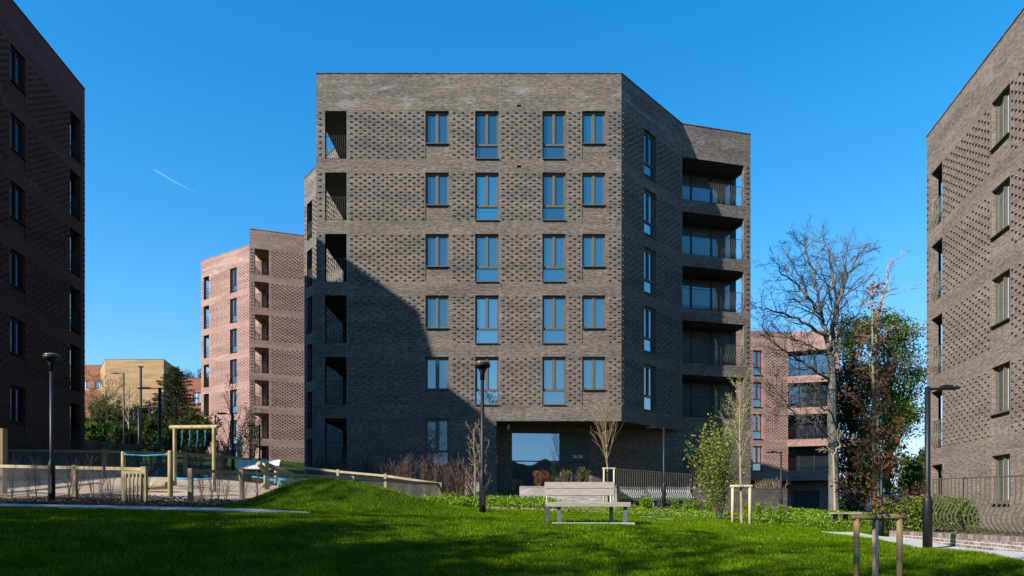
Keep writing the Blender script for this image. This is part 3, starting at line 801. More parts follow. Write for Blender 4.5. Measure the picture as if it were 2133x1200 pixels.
hill_building('brick_house', 'red brown house low behind the conifer left of the pink tower', [wx(372, 95), wx(425, 95), (-38, 103), (-46, 103)], 8, 18.6, M['orange_brick'], [(0, 2.0, 3.1, 15.0, 16.6)])

# ------------------------------------------------------------------ vegetation
def rot_dir(d, ang, az):
    d = d.normalized(); u = d.orthogonal().normalized(); w = d.cross(u)
    return (d*math.cos(ang)+(u*math.cos(az)+w*math.sin(az))*math.sin(ang)).normalized()

def grow(mb, p, d, L, r, lvl, cfg, rng, tips):
    mx = cfg['levels']; nseg = cfg['segs'][lvl]; step = L/nseg
    pts = [p]; rad = [r]; dirs = [d]
    end = cfg.get('taper', .35) if lvl < mx else .25
    for i in range(nseg):
        cr = cfg['crook'][lvl]
        d = (d+Vector((rng.gauss(0, cr), rng.gauss(0, cr), rng.gauss(0, cr)))+Vector((0, 0, cfg['up'][lvl]))).normalized()
        p = p+d*step; pts.append(p); dirs.append(d)
        rad.append(max(r*(1-(1-end)*(i+1)/nseg), cfg['rmin']))
    mb.tube(pts, rad, cfg['sides'][lvl], lvl == 0)
    if lvl >= mx:
        tips.extend(pts[1:]); return
    n = cfg['n'][lvl]; t0 = cfg['t0'][lvl]
    az = rng.uniform(0, 6.28)
    for k in range(n):
        t = t0+(1-t0)*(k+rng.uniform(0, .9))/n; t = min(t, .999)
        i = int(t*nseg); f = t*nseg-i
        q = pts[i].lerp(pts[i+1], f); rr = rad[i]*(1-f)+rad[i+1]*f
        az += 2.4+rng.uniform(-.5, .5)
        ang = cfg['ang'][lvl]*rng.uniform(.75, 1.25)
        dd = rot_dir(dirs[i+1], ang, az)
        ln = L*cfg['ratio'][lvl]*(1-cfg.get('shrink', .5)*(t-t0)/(1-t0+1e-6))*rng.uniform(.7, 1.15)
        grow(mb, q, dd, ln, max(rr*cfg.get('rr', .6), cfg['rmin']), lvl+1, cfg, rng, tips)

def leaf_quads(C, size, seed, flat=0.0, aspect=.55):
    rs = np.random.RandomState(seed); n = len(C); C = np.asarray(C)
    a = rs.normal(size=(n, 3)); a[:, 2] *= (1-flat); a /= np.linalg.norm(a, axis=1)[:, None]
    b = rs.normal(size=(n, 3)); b -= a*(a*b).sum(1)[:, None]; b /= np.linalg.norm(b, axis=1)[:, None]
    s = size*rs.uniform(.6, 1.35, (n, 1))
    V = np.stack([C-a*s*.5, C+b*s*aspect*.5+a*s*.05, C+a*s*.5, C-b*s*aspect*.5+a*s*.05], 1)
    return V.reshape(-1, 3)

def thin_by_height(tips, z0, z1, rng):
    return [t for t in tips if rng.random() < max(.08, min(1, 1-(t.z-z0)/(z1-z0)))]

def cloud(tips, per, spread, seed):
    rs = np.random.RandomState(seed); T = np.array([tuple(t) for t in tips])
    C = np.repeat(T, per, 0); return C+rs.normal(size=C.shape)*spread

def tree(name, base, cfg, label, cat, seed, bark, leaf=None, per=2, spread=.1, lsize=.08, height=5, r=.1, group=None, lean=(0, 0), crown_name='foliage', keep=1.0):
    rng = random.Random(seed); t = thing(name, base, label, cat, group)
    mb = MB(); tips = []
    grow(mb, Vector(base)-Vector((0, 0, .1)), Vector((lean[0], lean[1], 1)).normalized(), height, r, 0, cfg, rng, tips)
    mb.build('trunk', bark, t, smooth=False)
    if leaf:
        if keep < 1: tips = [q for q in tips if rng.random() < keep]
        if cfg.get('fade'): tips = thin_by_height(tips, cfg['fade'][0], cfg['fade'][1], rng)
        np_mesh(crown_name, leaf_quads(cloud(tips, per, spread, seed), lsize, seed), 4, leaf, t)
    return t, tips

def C_(levels, segs, n, t0, ang, ratio, crook, up, sides, rmin, **k):
    d = dict(levels=levels, segs=segs, n=n, t0=t0, ang=ang, ratio=ratio, crook=crook, up=up, sides=sides, rmin=rmin); d.update(k); return d

BARE_BIG = C_(4, [9, 8, 6, 5, 3], [11, 8, 7, 5], [.34, .25, .2, .15], [.85, .7, .65, .7], [.52, .5, .5, .45], [.05, .10, .14, .2, .25], [.03, .06, .05, .03, 0], [8, 5, 4, 3, 3], .010, shrink=.35, rr=.55, taper=.2)
# big bare tree: limbs laid out one by one, each sprouting finer branches
def W2(px, Z): return ((px-CX)/F*Z, Z)
def limb_tree(name, Z, trunk, limbs, cfg, label, seed, bark, r0, r1):
    rng = random.Random(seed); base = W2(trunk[0][0], Z); z = h(*base)
    t = thing(name, (base[0], Z, z), label, 'tree'); mb = MB(); tips = []
    pts = [Vector(W(px, py, Z+dz)) for px, py, dz in trunk]; pts[0].z = z-.2
    n = len(pts); mb.tube(pts, [r0+(r1-r0)*(k/(n-1))**.8 for k in range(n)], 9)
    for lm in limbs:
        rr, pl = lm[0], lm[1]; P_ = [Vector(W(px, py, Z+dz)) for px, py, dz in pl]
        # densify
        Q = [P_[0]]
        for a, b in zip(P_[:-1], P_[1:]):
            for k in range(1, 5):
                Q.append(a.lerp(b, k/4)+Vector((rng.gauss(0, .05), rng.gauss(0, .08), rng.gauss(0, .05))))
        m_ = len(Q); rad = [max(rr*(1-.85*k/(m_-1)), .016) for k in range(m_)]
        mb.tube(Q, rad, 6)
        Lt = sum((a-b).length for a, b in zip(Q[:-1], Q[1:]))
        nk = int(Lt*cfg['dens']); az = rng.uniform(0, 6)
        for k in range(nk):
            tt = .12+.88*(k+rng.random())/nk; q = tt*(m_-1); a = min(int(q), m_-2); p = Q[a].lerp(Q[a+1], q-a)
            d = (Q[a+1]-Q[a]).normalized(); az += 2.4+rng.uniform(-.5, .5)
            grow(mb, p, rot_dir(d, rng.uniform(.5, .95), az), rng.uniform(.7, 1.3)*cfg['len']*(1.15-.6*tt), max(rad[a]*.5, .014), 0, cfg, rng, tips)
    mb.build('trunk', bark, t); return t
TW = C_(2, [5, 4, 3], [6, 4], [.2, .15], [.6, .7], [.55, .5], [.16, .2, .25], [.05, .02, 0], [4, 3, 3], .0085, rr=.5, shrink=.3, taper=.3, dens=2.5, len=1.95)
limb_tree('bare_tree', 44, [(1738, 1062, 0), (1736, 960, 0), (1733, 870, 0), (1733, 790, 0), (1731, 745, 0)], [
    (.15, [(1731, 745, 0), (1722, 700, -.3), (1708, 640, -.8), (1695, 580, -1), (1680, 520, -1.2), (1672, 498, -1.2)]),
    (.16, [(1731, 745, 0), (1735, 690, .3), (1741, 640, .6), (1736, 570, .7), (1722, 515, .9), (1716, 497, 1)]),
    (.12, [(1737, 680, .3), (1752, 620, 0), (1765, 570, -.5), (1790, 530, -1), (1806, 515, -1)]),
    (.10, [(1739, 640, .5), (1755, 600, 1.2), (1762, 550, 1.8), (1764, 510, 2)]),
    (.11, [(1722, 700, -.2), (1680, 672, -1.2), (1640, 655, -2), (1605, 645, -2.6), (1578, 640, -3)]),
    (.10, [(1708, 645, -.8), (1680, 615, 0), (1655, 590, .8), (1625, 565, 1.5), (1618, 545, 1.6)]),
    (.09, [(1716, 670, -.5), (1690, 630, -1.5), (1665, 580, -2.5), (1645, 540, -3)]),
    (.10, [(1727, 790, 0), (1690, 768, -1), (1650, 740, -2), (1610, 715, -3), (1585, 680, -3.4)]),
    (.09, [(1728, 745, 0), (1700, 725, .8), (1670, 715, 1.8), (1640, 705, 2.6), (1600, 700, 3)]),
    (.07, [(1733, 908, 0), (1700, 890, -1), (1660, 868, -1.6), (1625, 820, -2), (1598, 790, -2)]),
    (.06, [(1733, 860, 0), (1700, 845, -2), (1660, 848, -2.6), (1620, 840, -3)]),
    (.08, [(1735, 720, .2), (1760, 680, .8), (1790, 650, 1.2), (1810, 610, 1.4)]),
    (.06, [(1733, 640, 1), (1720, 590, 2), (1700, 540, 2.5)]),
    ], TW, 'tall leafless tree with a wide fan of fine branches at the right', 11, M['grey_bark'], .36, .24)
TW2 = dict(TW, dens=1.1, len=1.5)
limb_tree('bare_tree', 49, [(1828, 1055, 0), (1827, 900, 0), (1826, 760, 0), (1827, 650, 0)], [
    (.11, [(1827, 655, 0), (1838, 620, 0), (1849, 590, 0), (1847, 560, 0), (1862, 541, 0), (1886, 529, 0)]),
    (.05, [(1838, 622, 0), (1865, 612, 0), (1885, 605, 0)]), (.05, [(1828, 665, 0), (1815, 640, 0), (1800, 620, 1)]),
    (.05, [(1828, 700, 0), (1860, 680, -1), (1905, 690, -1), (1925, 688, -1)]),
    (.05, [(1828, 740, 0), (1880, 760, -1), (1926, 745, -1)])],
    TW2, 'slender crooked leafless tree rising out of the evergreen', 23, M['pale_bark'], .14, .10)
# small pale branching trunk before the tall tree
limb_tree('bare_tree', 39, [(1740, 1060, 0), (1738, 1000, 0), (1736, 950, 0)], [(.04, [(1736, 950, 0), (1750, 930, 0), (1742, 900, 0), (1752, 880, 0)]), (.035, [(1737, 955, 0), (1722, 925, 0), (1725, 900, 0)]), (.03, [(1742, 935, 0), (1770, 925, 0), (1790, 920, 0)])],
    dict(TW, dens=1.2, len=.7), 'small pale crooked sapling right in front of the tall bare trunk', 29, M['pale_bark'], .09, .06)
# crowns built from many leaf clumps
def clump_tree(name, px, Z, clumps, label, seed, leafm, per, sig, lsize, rb=.25, cat='tree', fl=.6, bark='bark', kind=None):
    """clumps: (px, py, rx_px, ry_px, n) ellipses that are filled with leaf clumps"""
    rng = random.Random(seed); rs = np.random.RandomState(seed); x, y = W2(px, Z); z = h(x, y)
    t = thing(name, (x, y, z), label, cat); C = []; mb = MB(); top = max((HY-c[1]+c[3]*.3)/F*Z for c in clumps)
    tr = [Vector((x+rng.gauss(0, .06), y, z-.2+(top-z)*k/7)) for k in range(8)]
    mb.tube(tr, [rb*(1-.8*k/7) for k in range(8)], 7)
    for (cx, cy, rx, ry, n) in clumps:
        for k in range(n):
            while True:
                a = [rng.uniform(-1, 1) for _ in range(3)]
                if .25 < sum(v*v for v in a) < 1: break
            p = Vector(W(cx+a[0]*rx, cy+a[1]*ry, Z))+Vector((0, a[2]*rx/F*Z*.9, 0)); C.append(tuple(p))
            if k % 3 == 0:
                f = min(max((p.z-z)/(top-z)*.75, .05), .95)*7; q = tr[int(f)]; mb.tube([q, q.lerp(p, .5)+Vector((0, 0, -.15)), p], [.05, .035, .015], 4, False)
    mb.build('trunk', M[bark], t)
    C = np.array(C); s_ = sig*rs.uniform(.55, 1.3, (len(C), 1)); C2 = np.repeat(C, per, 0); S2 = np.repeat(s_, per, 0)
    G = rs.normal(size=C2.shape)*S2*np.array([1, 1, fl])
    np_mesh('foliage', leaf_quads(C2+G, lsize, seed), 4, leafm, t); return t
# evergreen (ivy clad) trees behind
EVER = C_(3, [8, 6, 5, 3], [16, 7, 5], [.08, .15, .2], [1.2, .7, .7], [.28, .45, .5], [.04, .12, .2, .2], [.02, .06, .03, 0], [7, 4, 3, 3], .012, rr=.4, shrink=.45)
clump_tree('evergreen_tree', 1772, 53, [(1775, 700, 26, 50, 42), (1778, 800, 40, 70, 90), (1775, 900, 38, 80, 90), (1780, 1000, 42, 70, 80)], 'dark ivy covered evergreen just right of the tall bare trunk', 31, M['leaf_dark'], 85, .52, .19)
clump_tree('evergreen_tree', 1850, 50, [(1840, 690, 40, 40, 40), (1880, 710, 28, 36, 22), (1862, 780, 50, 55, 60), (1905, 800, 20, 40, 16), (1850, 870, 52, 50, 60), (1835, 950, 45, 55, 55), (1830, 1020, 45, 50, 45), (1885, 855, 34, 40, 22)], 'broad sunlit green evergreen left of the right hand block', 37, M['leaf_green'], 80, .52, .18)
for i, (px, Z, hh, s, lm) in enumerate(((1893, 78, 6.0, 41, 'leaf_olive'), (1918, 85, 7.5, 42, 'leaf_dark'), (1800, 90, 6, 43, 'leaf_olive'), (1955, 80, 7, 47, 'leaf_olive'))):
    x, y = W2(px, Z)
    tree('background_tree', (x, y, h(x, y)-.3), dict(EVER, ang=[.8, .7, .7]), ['low olive brown tree far off left of the right lamp post', 'dark rounded evergreen far off behind the right lamp post', 'olive tree far off behind the evergreens', 'olive tree hidden behind the right block'][i], 'tree', s, M['bark'], M[lm], 6, .3, .24, height=hh, r=.15, group='far trees on the right')

# young staked tree with brown retained leaves, near camera
x, y = 4.26, 7.9
YNG = C_(2, [10, 6, 4], [44, 7], [.27, .2], [1.05, .7], [.175, .42], [.006, .10, .2], [0, .07, .02], [8, 4, 3], .0025, rr=.32, shrink=.85, taper=.3, fade=(0, 2.9))
tree('young_tree', (x, y, h(x, y)), YNG, 'young tree with rusty brown dead leaves tied to the nearest log frame', 'tree', 52, M['pale_bark'], M['leaf_brown'], 4, .04, .05, height=3.9, r=.028, keep=.9)
# pale staked tree
x, y = W2(1545, 19.7)
tree('young_tree', (x, y, h(x, y)), C_(2, [10, 6, 4], [22, 6], [.45, .2], [.6, .5], [.34, .4], [.012, .06, .12], [0, .06, .04], [7, 4, 3], .004, rr=.4, shrink=.6, taper=.25), 'pale trunked sapling with yellow buds on the middle log frame', 'tree', 61, M['pale_bark'], M['leaf_yellow'], 1, .03, .06, height=4.1, r=.04)
# vase tree by entrance
x, y = W2(1268, 30.6)
tree('young_tree', (x, y, h(x, y)+.25), C_(2, [8, 7, 4], [22, 6], [.42, .2], [.42, .35], [.55, .4], [.015, .035, .1], [0, .05, .03], [7, 4, 3], .006, rr=.42, shrink=.45, taper=.3), 'bare vase shaped sapling in front of the entrance overhang', 'tree', 66, M['twig_tan'], height=4.0, r=.05, lean=(-.05, 0))
# multi-stem small tree left of entrance
for i, (px, sd) in enumerate(((990, 71), (1003, 72))):
    x, y = W2(px, 24.5+i*.6)
    tree('young_tree', (x, y, h(x, y)), C_(2, [8, 6, 4], [13, 5], [.12, .2], [.6, .6], [.42, .4], [.03, .08, .15], [0, .09, .03], [6, 4, 3], .006, rr=.5, shrink=.6), ['bare upright sapling left of the middle lamp post', 'thin sapling right behind the middle lamp post'][i], 'tree', sd, M['twig_tan'], M['leaf_yellow'], 1, .03, .04, height=3.1, r=.035, keep=.25)
# leafy shrub
def shrub(base, hgt, spread, nst, label, seed, bark, leaf, per, lsize, lspread=.05, cat='shrub', name='shrub', group=None, keep=1, rmin=.006, r=.025, up=.05):
    rng = random.Random(seed); t = thing(name, base, label, cat, group); mb = MB(); tips = []
    cfg = C_(1, [6, 5], [9], [.15], [.45], [.42], [.05, .12], [up, up], [5, 3], rmin, rr=.5, shrink=.4)
    for k in range(nst):
        a = rng.uniform(0, 6.28); e = rng.uniform(0, spread)
        grow(mb, Vector(base)+Vector((math.cos(a)*.12*e, math.sin(a)*.12*e, -.05)), Vector((math.cos(a)*e, math.sin(a)*e, 1)).normalized(), hgt*rng.uniform(.65, 1.05), r, 0, cfg, rng, tips)
    mb.build('branches', bark, t)
    if leaf:
        if keep < 1: tips = [q for q in tips if rng.random() < keep]
        np_mesh('foliage', leaf_quads(cloud(tips, per, lspread, seed), lsize, seed), 4, leaf, t)
    return t
x, y = W2(1500, 21.5)
shrub((x, y, h(x, y)), 2.75, .52, 16, 'tall loose green leafy shrub beside the pale staked sapling', 81, M['olive_bark'], M['leaf_yellow'], 5, .085, .085, rmin=.004, r=.02)
# dry hedge plants along the central block
for i, px in enumerate(range(655, 985, 25)):
    Z = 30.5-(px-655)*.004; x, y = W2(px+random.Random(px).uniform(-6, 6), Z)
    tp = 945+(px-655)*.07
    hh = (HY-tp)/F*Z-h(x, y)
    shrub((x, y, h(x, y)), max(.7, hh), .35, 14, 'brown leafless hedge bush in the row at the foot of the central block', 90+i, M['twig_brown'], M['leaf_brown'], 1, .035, .02, 'hedge bush', 'hedge_bush', 'brown bushes at the foot of the central block', .25, .007, .012)
for i, px in enumerate(range(15, 500, 27)):
    Z = 28.2; x, y = W2(px+random.Random(px).uniform(-8, 8), Z)
    hh = (HY-random.Random(px+1).uniform(895, 925))/F*Z-h(x, y)
    shrub((x, y, h(x, y)), max(.7, hh), .3, 9, 'brown leafless bush in the row behind the far playground fence', 130+i, M['twig_brown'], M['leaf_brown'], 1, .03, .02, 'hedge bush', 'hedge_bush', 'brown bushes behind the far playground fence', .15, .006, .011)
# saplings stems in the mulch behind the path
for i, px in enumerate((60, 78, 140, 195, 232, 300, 420, 440, 455, 470, 210, 25, 160, 510, 535)):
    Z = 18.3 if px < 330 else 19.0; x, y = W2(px, Z)
    shrub((x, y, h(x, y)), random.Random(px).uniform(.9, 1.5), .16, 3, 'thin bare hedge whip planted in mulch along the near mesh fence', 160+i, M['twig_brown'], None, 0, 0, .02, 'sapling', 'hedge_sapling', 'bare hedge whips along the near fence', 1, .004, .009)
# planter plants
for i, (px, lm, hh) in enumerate(((1120, 'leaf_brown', .75), (1140, 'leaf_brown', .65), (1178, 'leaf_olive', .75), (1212, 'leaf_olive', .85), (1160, 'leaf_olive', .4))):
    x, y = W2(px, 31.2)
    shrub((x, y, 1.05), hh, .5, 9, ['rust leaved shrub at the left end of the entrance planter', 'second rust leaved shrub in the entrance planter', 'olive shrub in the middle of the entrance planter', 'olive shrub at the right end of the entrance planter', 'small olive tuft in the entrance planter'][i], 180+i, M['twig_brown'], M[lm], 2, .07, .04)
for i, px in enumerate((1455, 1585, 1605, 1622)):
    x, y = W2(px, 34.3)
    shrub((x, y, .55), 1.0, .5, 12, ['dry tan shrub at the end of the long railing'][0] if i == 0 else 'dry tan grass like shrub showing over the long low wall', 190+i, M['twig_tan'], M['leaf_olive'], 1, .05, .04, keep=.4, group=None if i == 0 else 'tan shrubs over the long low wall')

# left background: hillside vegetation
x, y = W2(222, 78)
tree('bare_tree', (x, y, h(x, y)), C_(3, [6, 7, 6, 4], [12, 8, 6], [.15, .2, .2], [.95, .8, .7], [.62, .5, .5], [.06, .12, .18, .25], [.02, .06, .04, 0], [6, 4, 3, 3], .016, rr=.45, shrink=.3), 'round budding olive tree in front of the yellow brick wall', 'tree', 201, M['olive_bark'], M['leaf_budding'], 2, .18, .085, height=5.8, r=.16)
def conifer(px, Z, top, seed, label):
    rng = random.Random(seed); rs = np.random.RandomState(seed); x, y = W2(px, Z); z = h(x, y)-.4; zt = (HY-top)/F*Z; Ht = zt-z
    t = thing('conifer_tree', (x, y, z), label, 'tree'); mb = MB()
    mb.tube([(x, y, z-.3), (x+.1, y, z+Ht*.5), (x, y, zt)], [.24, .15, .02], 7); C = []
    k = 0
    while k < 150:
        f = (k/150)**.9; az = k*2.4+rng.uniform(-.4, .4); zz = z+Ht*(.06+.92*f)
        L = (1-f)**.75*4.0*rng.uniform(.6, 1.15)+.35
        d = Vector((math.cos(az), math.sin(az), .28)); a = Vector((x, y, zz)); pts = [a+d*(L*q)+Vector((0, 0, -.12*L*q*q)) for q in (0, .33, .66, 1)]
        mb.tube(pts, [.04, .03, .02, .008], 3, False)
        n = int(90*L)
        q = rs.uniform(.15, 1, n)**.8; P_ = np.array([tuple(a+d*(L*v)+Vector((0, 0, -.12*L*v*v))) for v in q])
        w_ = (.10+.30*(1-q)*L*.5)[:, None]
        C.append(P_+rs.normal(size=(n, 3))*w_*np.array([1, 1, .42])); k += 1
    mb.build('trunk', M['bark'], t); C = np.concatenate(C)
    np_mesh('foliage', leaf_quads(C, .17, seed, aspect=.4), 4, M['leaf_conifer'], t)
conifer(364, 74, 762, 203, 'dark spreading conifer left of the pink tower')
for i, (px, Z, hh, lm) in enumerate(((185, 62, 2.4, 'leaf_green'), (215, 64, 2.4, 'leaf_dark'), (247, 60, 2.2, 'leaf_dark'), (282, 66, 2.8, 'leaf_dark'), (318, 66, 3.0, 'leaf_dark'), (350, 60, 2.4, 'leaf_dark'), (385, 66, 4, 'leaf_dark'), (408, 60, 3.2, 'leaf_dark'), (200, 86, 4, 'leaf_dark'), (265, 86, 3.5, 'leaf_dark'), (310, 88, 3.5, 'leaf_dark'))):  # sun and shade on these bushes are put into the leaf colour
    x, y = W2(px, Z)
    shrub((x, y, h(x, y)-.2), hh, .9, 14, ['sunlit evergreen bush on the slope below the yellow building', 'dark evergreen bush on the slope below the yellow building'][lm == 'leaf_dark'], 220+i, M['bark'], M[lm], 16, .22, .13, 'bush', 'evergreen_bush', ['sunlit bushes on the slope', 'dark bushes on the slope'][lm == 'leaf_dark'], r=.05)
for i, (px, Z, hh) in enumerate(((395, 130, 9), (420, 135, 10), (378, 128, 7))):
    x, y = W2(px, Z)
    tree('background_tree', (x, y, 16.5), dict(EVER, ang=[.8, .7, .7]), 'olive tree on the skyline behind the hill buildings', 'tree', 240+i, M['bark'], M['leaf_olive'], 3, .4, .26, height=hh, r=.2, group='skyline trees left of the pink tower')
x, y = W2(270, 60)
tree('bare_tree', (x, y, h(x, y)), C_(2, [6, 5, 4], [12, 6], [.4, .2], [.6, .6], [.4, .4], [.03, .1, .2], [0, .06, .03], [5, 4, 3], .02, rr=.5), 'small pale barked bare tree on the slope', 'tree', 251, M['pale_bark'], height=5.5, r=.09)
x, y = W2(522, 45)
shrub((x, y, h(x, y)), 4.0, .14, 8, 'tall narrow yellow green shrub at the foot of the pink tower', 255, M['twig_tan'], M['leaf_yellow'], 4, .11, .1)
x, y = W2(468, 42)
tree('bare_tree', (x, y, h(x, y)), C_(2, [7, 5, 4], [14, 5], [.2, .2], [.5, .6], [.35, .4], [.04, .1, .2], [0, .06, .03], [5, 4, 3], .012, rr=.5), 'bare leaning sapling before the lit face of the pink tower', 'tree', 257, M['twig_brown'], height=5.6, r=.05, lean=(.12, 0))

# hedge by the right building: dense leafy box of leaves
def hedge(name, x0, x1, y0, y1, z0, z1, n, seed, label, leaf, size):
    t = thing(name, ((x0+x1)/2, (y0+y1)/2, z0), label, 'hedge')
    rs = np.random.RandomState(seed)
    C = np.stack([rs.uniform(x0, x1, n), rs.uniform(y0, y1, n), z0+(z1-z0)*rs.uniform(0, 1, n)**.8], -1)
    c = np.array([(x0+x1)/2, (y0+y1)/2]); s = np.array([(x1-x0)/2, (y1-y0)/2])
    q = np.abs((C[:, :2]-c)/s); k = ((q**4).sum(1)+((C[:, 2]-z0)/(z1-z0))**6) < 1.05+.25*np.sin(C[:, 0]*5)*np.sin(C[:, 1]*4)
    np_mesh('foliage', leaf_quads(C[k], size, seed), 4, leaf, t)
    mb = MB(); rng = random.Random(seed)
    for i in range(30):
        a, b = rng.uniform(x0+.2, x1-.2), rng.uniform(y0+.2, y1-.2)
        mb.tube([(a, b, z0-.1), (a+rng.uniform(-.2, .2), b+rng.uniform(-.2, .2), z1-.15)], [.015, .005], 4)
    mb.build('stems', M['bark'], t)
hedge('hedge', 10.9, 13.6, 19.0, 21.0, -.75, .38, 16000, 5, 'clipped dark green laurel hedge at the end of the curved railing', M['leaf_green'], .085)

# ground cover tufts (uncountable)
def scatter(poly, n, seed, avoid=()):
    rs = np.random.RandomState(seed); p = np.array(poly)
    x = rs.uniform(p[:, 0].min(), p[:, 0].max(), n); y = rs.uniform(p[:, 1].min(), p[:, 1].max(), n)
    k = inpoly(x, y, poly)
    for a in avoid: k &= ~inpoly(x, y, a)
    return x[k], y[k], rs
def cover(name, poly, nclump, per, hgt, spread, size, mat, seed, avoid=()):
    x, y, rs = scatter(poly, nclump, seed, avoid); n = len(x)
    hh = hgt*rs.uniform(.35, 1.2, n)
    X = np.repeat(x, per)+rs.normal(size=n*per)*spread; Y = np.repeat(y, per)+rs.normal(size=n*per)*spread
    Z = H(X, Y)+np.repeat(hh, per)*rs.uniform(0, 1, n*per)
    o = np_mesh(name, leaf_quads(np.stack([X, Y, Z], -1), size, seed), 4, mat); tag(o, None, None, None, 'stuff'); return o
o = cover('ground_cover', [(-3.6, 24.2), (1.6, 23.6), (1.8, 29.3), (-3.5, 31.5)], 900, 40, .42, .10, .085, M['leaf_lush'], 301)
tag(o, 'lush green ground cover between the mesh fence and the entrance planter', 'ground cover')
o = cover('ground_cover', [(-9.4, 27.6), (-3.2, 24.6), (-3.2, 27.2), (-4, 30), (-9.4, 32.5)], 800, 26, .30, .14, .09, M['leaf_lush'], 305)
tag(o, 'green ground cover seen through the sloping mesh fence', 'ground cover')
o = cover('ground_cover', [(1.2, 21.5), (13, 21.5), (15, 31.5), (3, 31.0), (2.5, 24.5)], 900, 24, .24, .11, .07, M['leaf_lush'], 302)
tag(o, 'patchy green weeds in front of the long low wall', 'ground cover')
o = cover('ground_cover', [(10.5, 27), (22, 27), (26, 48), (14, 48)], 2600, 16, .22, .2, .11, M['leaf_lush'], 303)
tag(o, 'rough bright green growth around the foot of the tall bare tree', 'ground cover')
o = cover('ground_cover', [(9.9, 11), (10.3, 14), (11.0, 18), (14, 20), (14, 11)], 330, 16, .3, .09, .05, M['leaf_olive'], 304)
tag(o, 'dry weeds in the bed behind the curved railing', 'ground cover')
# bark chips on the mulch beds
def chips(poly, n, seed, mat, label, size=.07, lift=.03):
    x, y, rs = scatter(poly, n, seed)
    V = leaf_quads(np.stack([x, y, H(x, y)+lift+rs.uniform(0, .03, len(x))], -1), size, seed, flat=.6)
    o = np_mesh('bark_chips', V, 4, mat); tag(o, label, 'bark chips', None, 'stuff')
M['chip'] = noisy('chip', (.04, .025, .018), (.16, .105, .075), 30, .9)
M['chip_pale'] = noisy('chip_pale', (.2, .13, .09), (.48, .36, .27), 30, .9)
chips([(-19, 16.3), (-12, 15.95), (-7, 15.55), (-7, 19.3), (-13, 20.2), (-19, 21.5)], 15000, 311, M['chip'], 'dark bark chips in the bed between path and playground')
chips([(-1.0, 22.8), (7.2, 22.8), (13, 30), (13, 32.4), (-3, 32.4)], 13000, 312, M['chip_pale'], 'pale bark chips under the weeds by the long wall', .09)

# upright single weeds near wall
for i, px in enumerate((1345, 1352, 1408, 1432, 1452, 1475, 1555, 1578, 1600, 1626)):
    x, y = W2(px, 27.5+(i % 3)*.6)
    shrub((x, y, h(x, y)), .6, .25, 5, 'small upright green weed in front of the long low wall', 330+i, M['leaf_lush'], M['leaf_lush'], 4, .06, .04, 'weed', 'weed', 'upright weeds in front of the long low wall', r=.012)

# ------------------------------------------------------------------ lawn blades
def make_grass():
    rs = np.random.RandomState(9); out = []
    avoid = [PATHPOLY[0], PATHPOLY[1], [(-19, 16.2), (-12, 15.8), (-8, 15.35), (-6.9, 15.5), (-7.2, 19.2), (-19, 21.2)], [(9.0, 8), (16, 8), (16, 22), (10.5, 20)], [(-20.5, 21), (-10, 18.3), (-7.6, 18.6), (-6.3, 24), (-7, 27), (-21, 27)]]
    pad = [(.78, 13.95), (2.72, 13.95), (2.72, 14.75), (.78, 14.75)]
    avoid.append(pad)
    for (ya, yb, dens, hh, ww) in ((5.8, 8.5, 4200, .046, .0065), (8.5, 11, 3000, .046, .008), (11, 14.5, 2100, .048, .010), (14.5, 19.2, 1300, .052, .013), (19.2, 26, 420, .065, .022), (26, 34, 120, .08, .04)):
        xa, xb = -.80*yb, .80*yb; n = int((xb-xa)*(yb-ya)*dens)
        x = rs.uniform(xa, xb, n); y = rs.uniform(ya, yb, n)
        k = np.abs(x) < .80*y+.3
        for a in avoid: k &= ~inpoly(x, y, a)
        k &= ~((y > 19) & (x < -7)) & ~((y > 23) & (x > -1.5) & (rs.uniform(size=n) < .7))
        x = x[k]; y = y[k]; n = len(x); z = H(x, y)
        a = rs.uniform(0, 2*PI, n); lean = rs.normal(size=(n, 2))*.35
        # clumpy height
        cl = .75+.35*np.sin(x*2.1+np.sin(y*1.7)*2)*np.sin(y*1.9+np.sin(x*1.3)*2)+rs.normal(size=n)*.25
        H_ = hh*np.clip(cl, .4, 1.8); w = ww*rs.uniform(.6, 1.2, n)
        B0 = np.stack([x-np.cos(a)*w/2, y-np.sin(a)*w/2, z-.005], -1); B1 = np.stack([x+np.cos(a)*w/2, y+np.sin(a)*w/2, z-.005], -1)
        T = np.stack([x+lean[:, 0]*H_, y+lean[:, 1]*H_, z+H_], -1)
        out.append(np.stack([B0, B1, T], 1).reshape(-1, 3))
    V = np.concatenate(out); print('grass blades', len(V)//3)
    o = np_mesh('grass', V, 3, M['grass']); tag(o, 'short mown lawn grass covering the foreground and the mound', 'grass', None, 'stuff')
make_grass()
x, y, rs = scatter([(-11, 8), (11, 8), (12, 13.5), (6, 18), (-1, 18), (-3, 13.6), (-12, 13.6)], 420, 77)
V = leaf_quads(np.stack([x, y, H(x, y)+.048], -1), .014, 77, flat=.3, aspect=.9)
o = np_mesh('daisies', V, 4, M['white']); tag(o, 'tiny white daisies dotted over the lawn', 'daisies', None, 'stuff')
x, y, rs = scatter([(-11, 8), (12, 8), (12, 18), (-1, 18), (-3, 13.6), (-12, 13.6)], 160, 78)
o = np_mesh('fallen_leaves', leaf_quads(np.stack([x, y, H(x, y)+.04], -1), .045, 78, flat=.3), 4, M['leaf_brown']); tag(o, 'scattered brown fallen leaves on the lawn', 'fallen leaves', None, 'stuff')

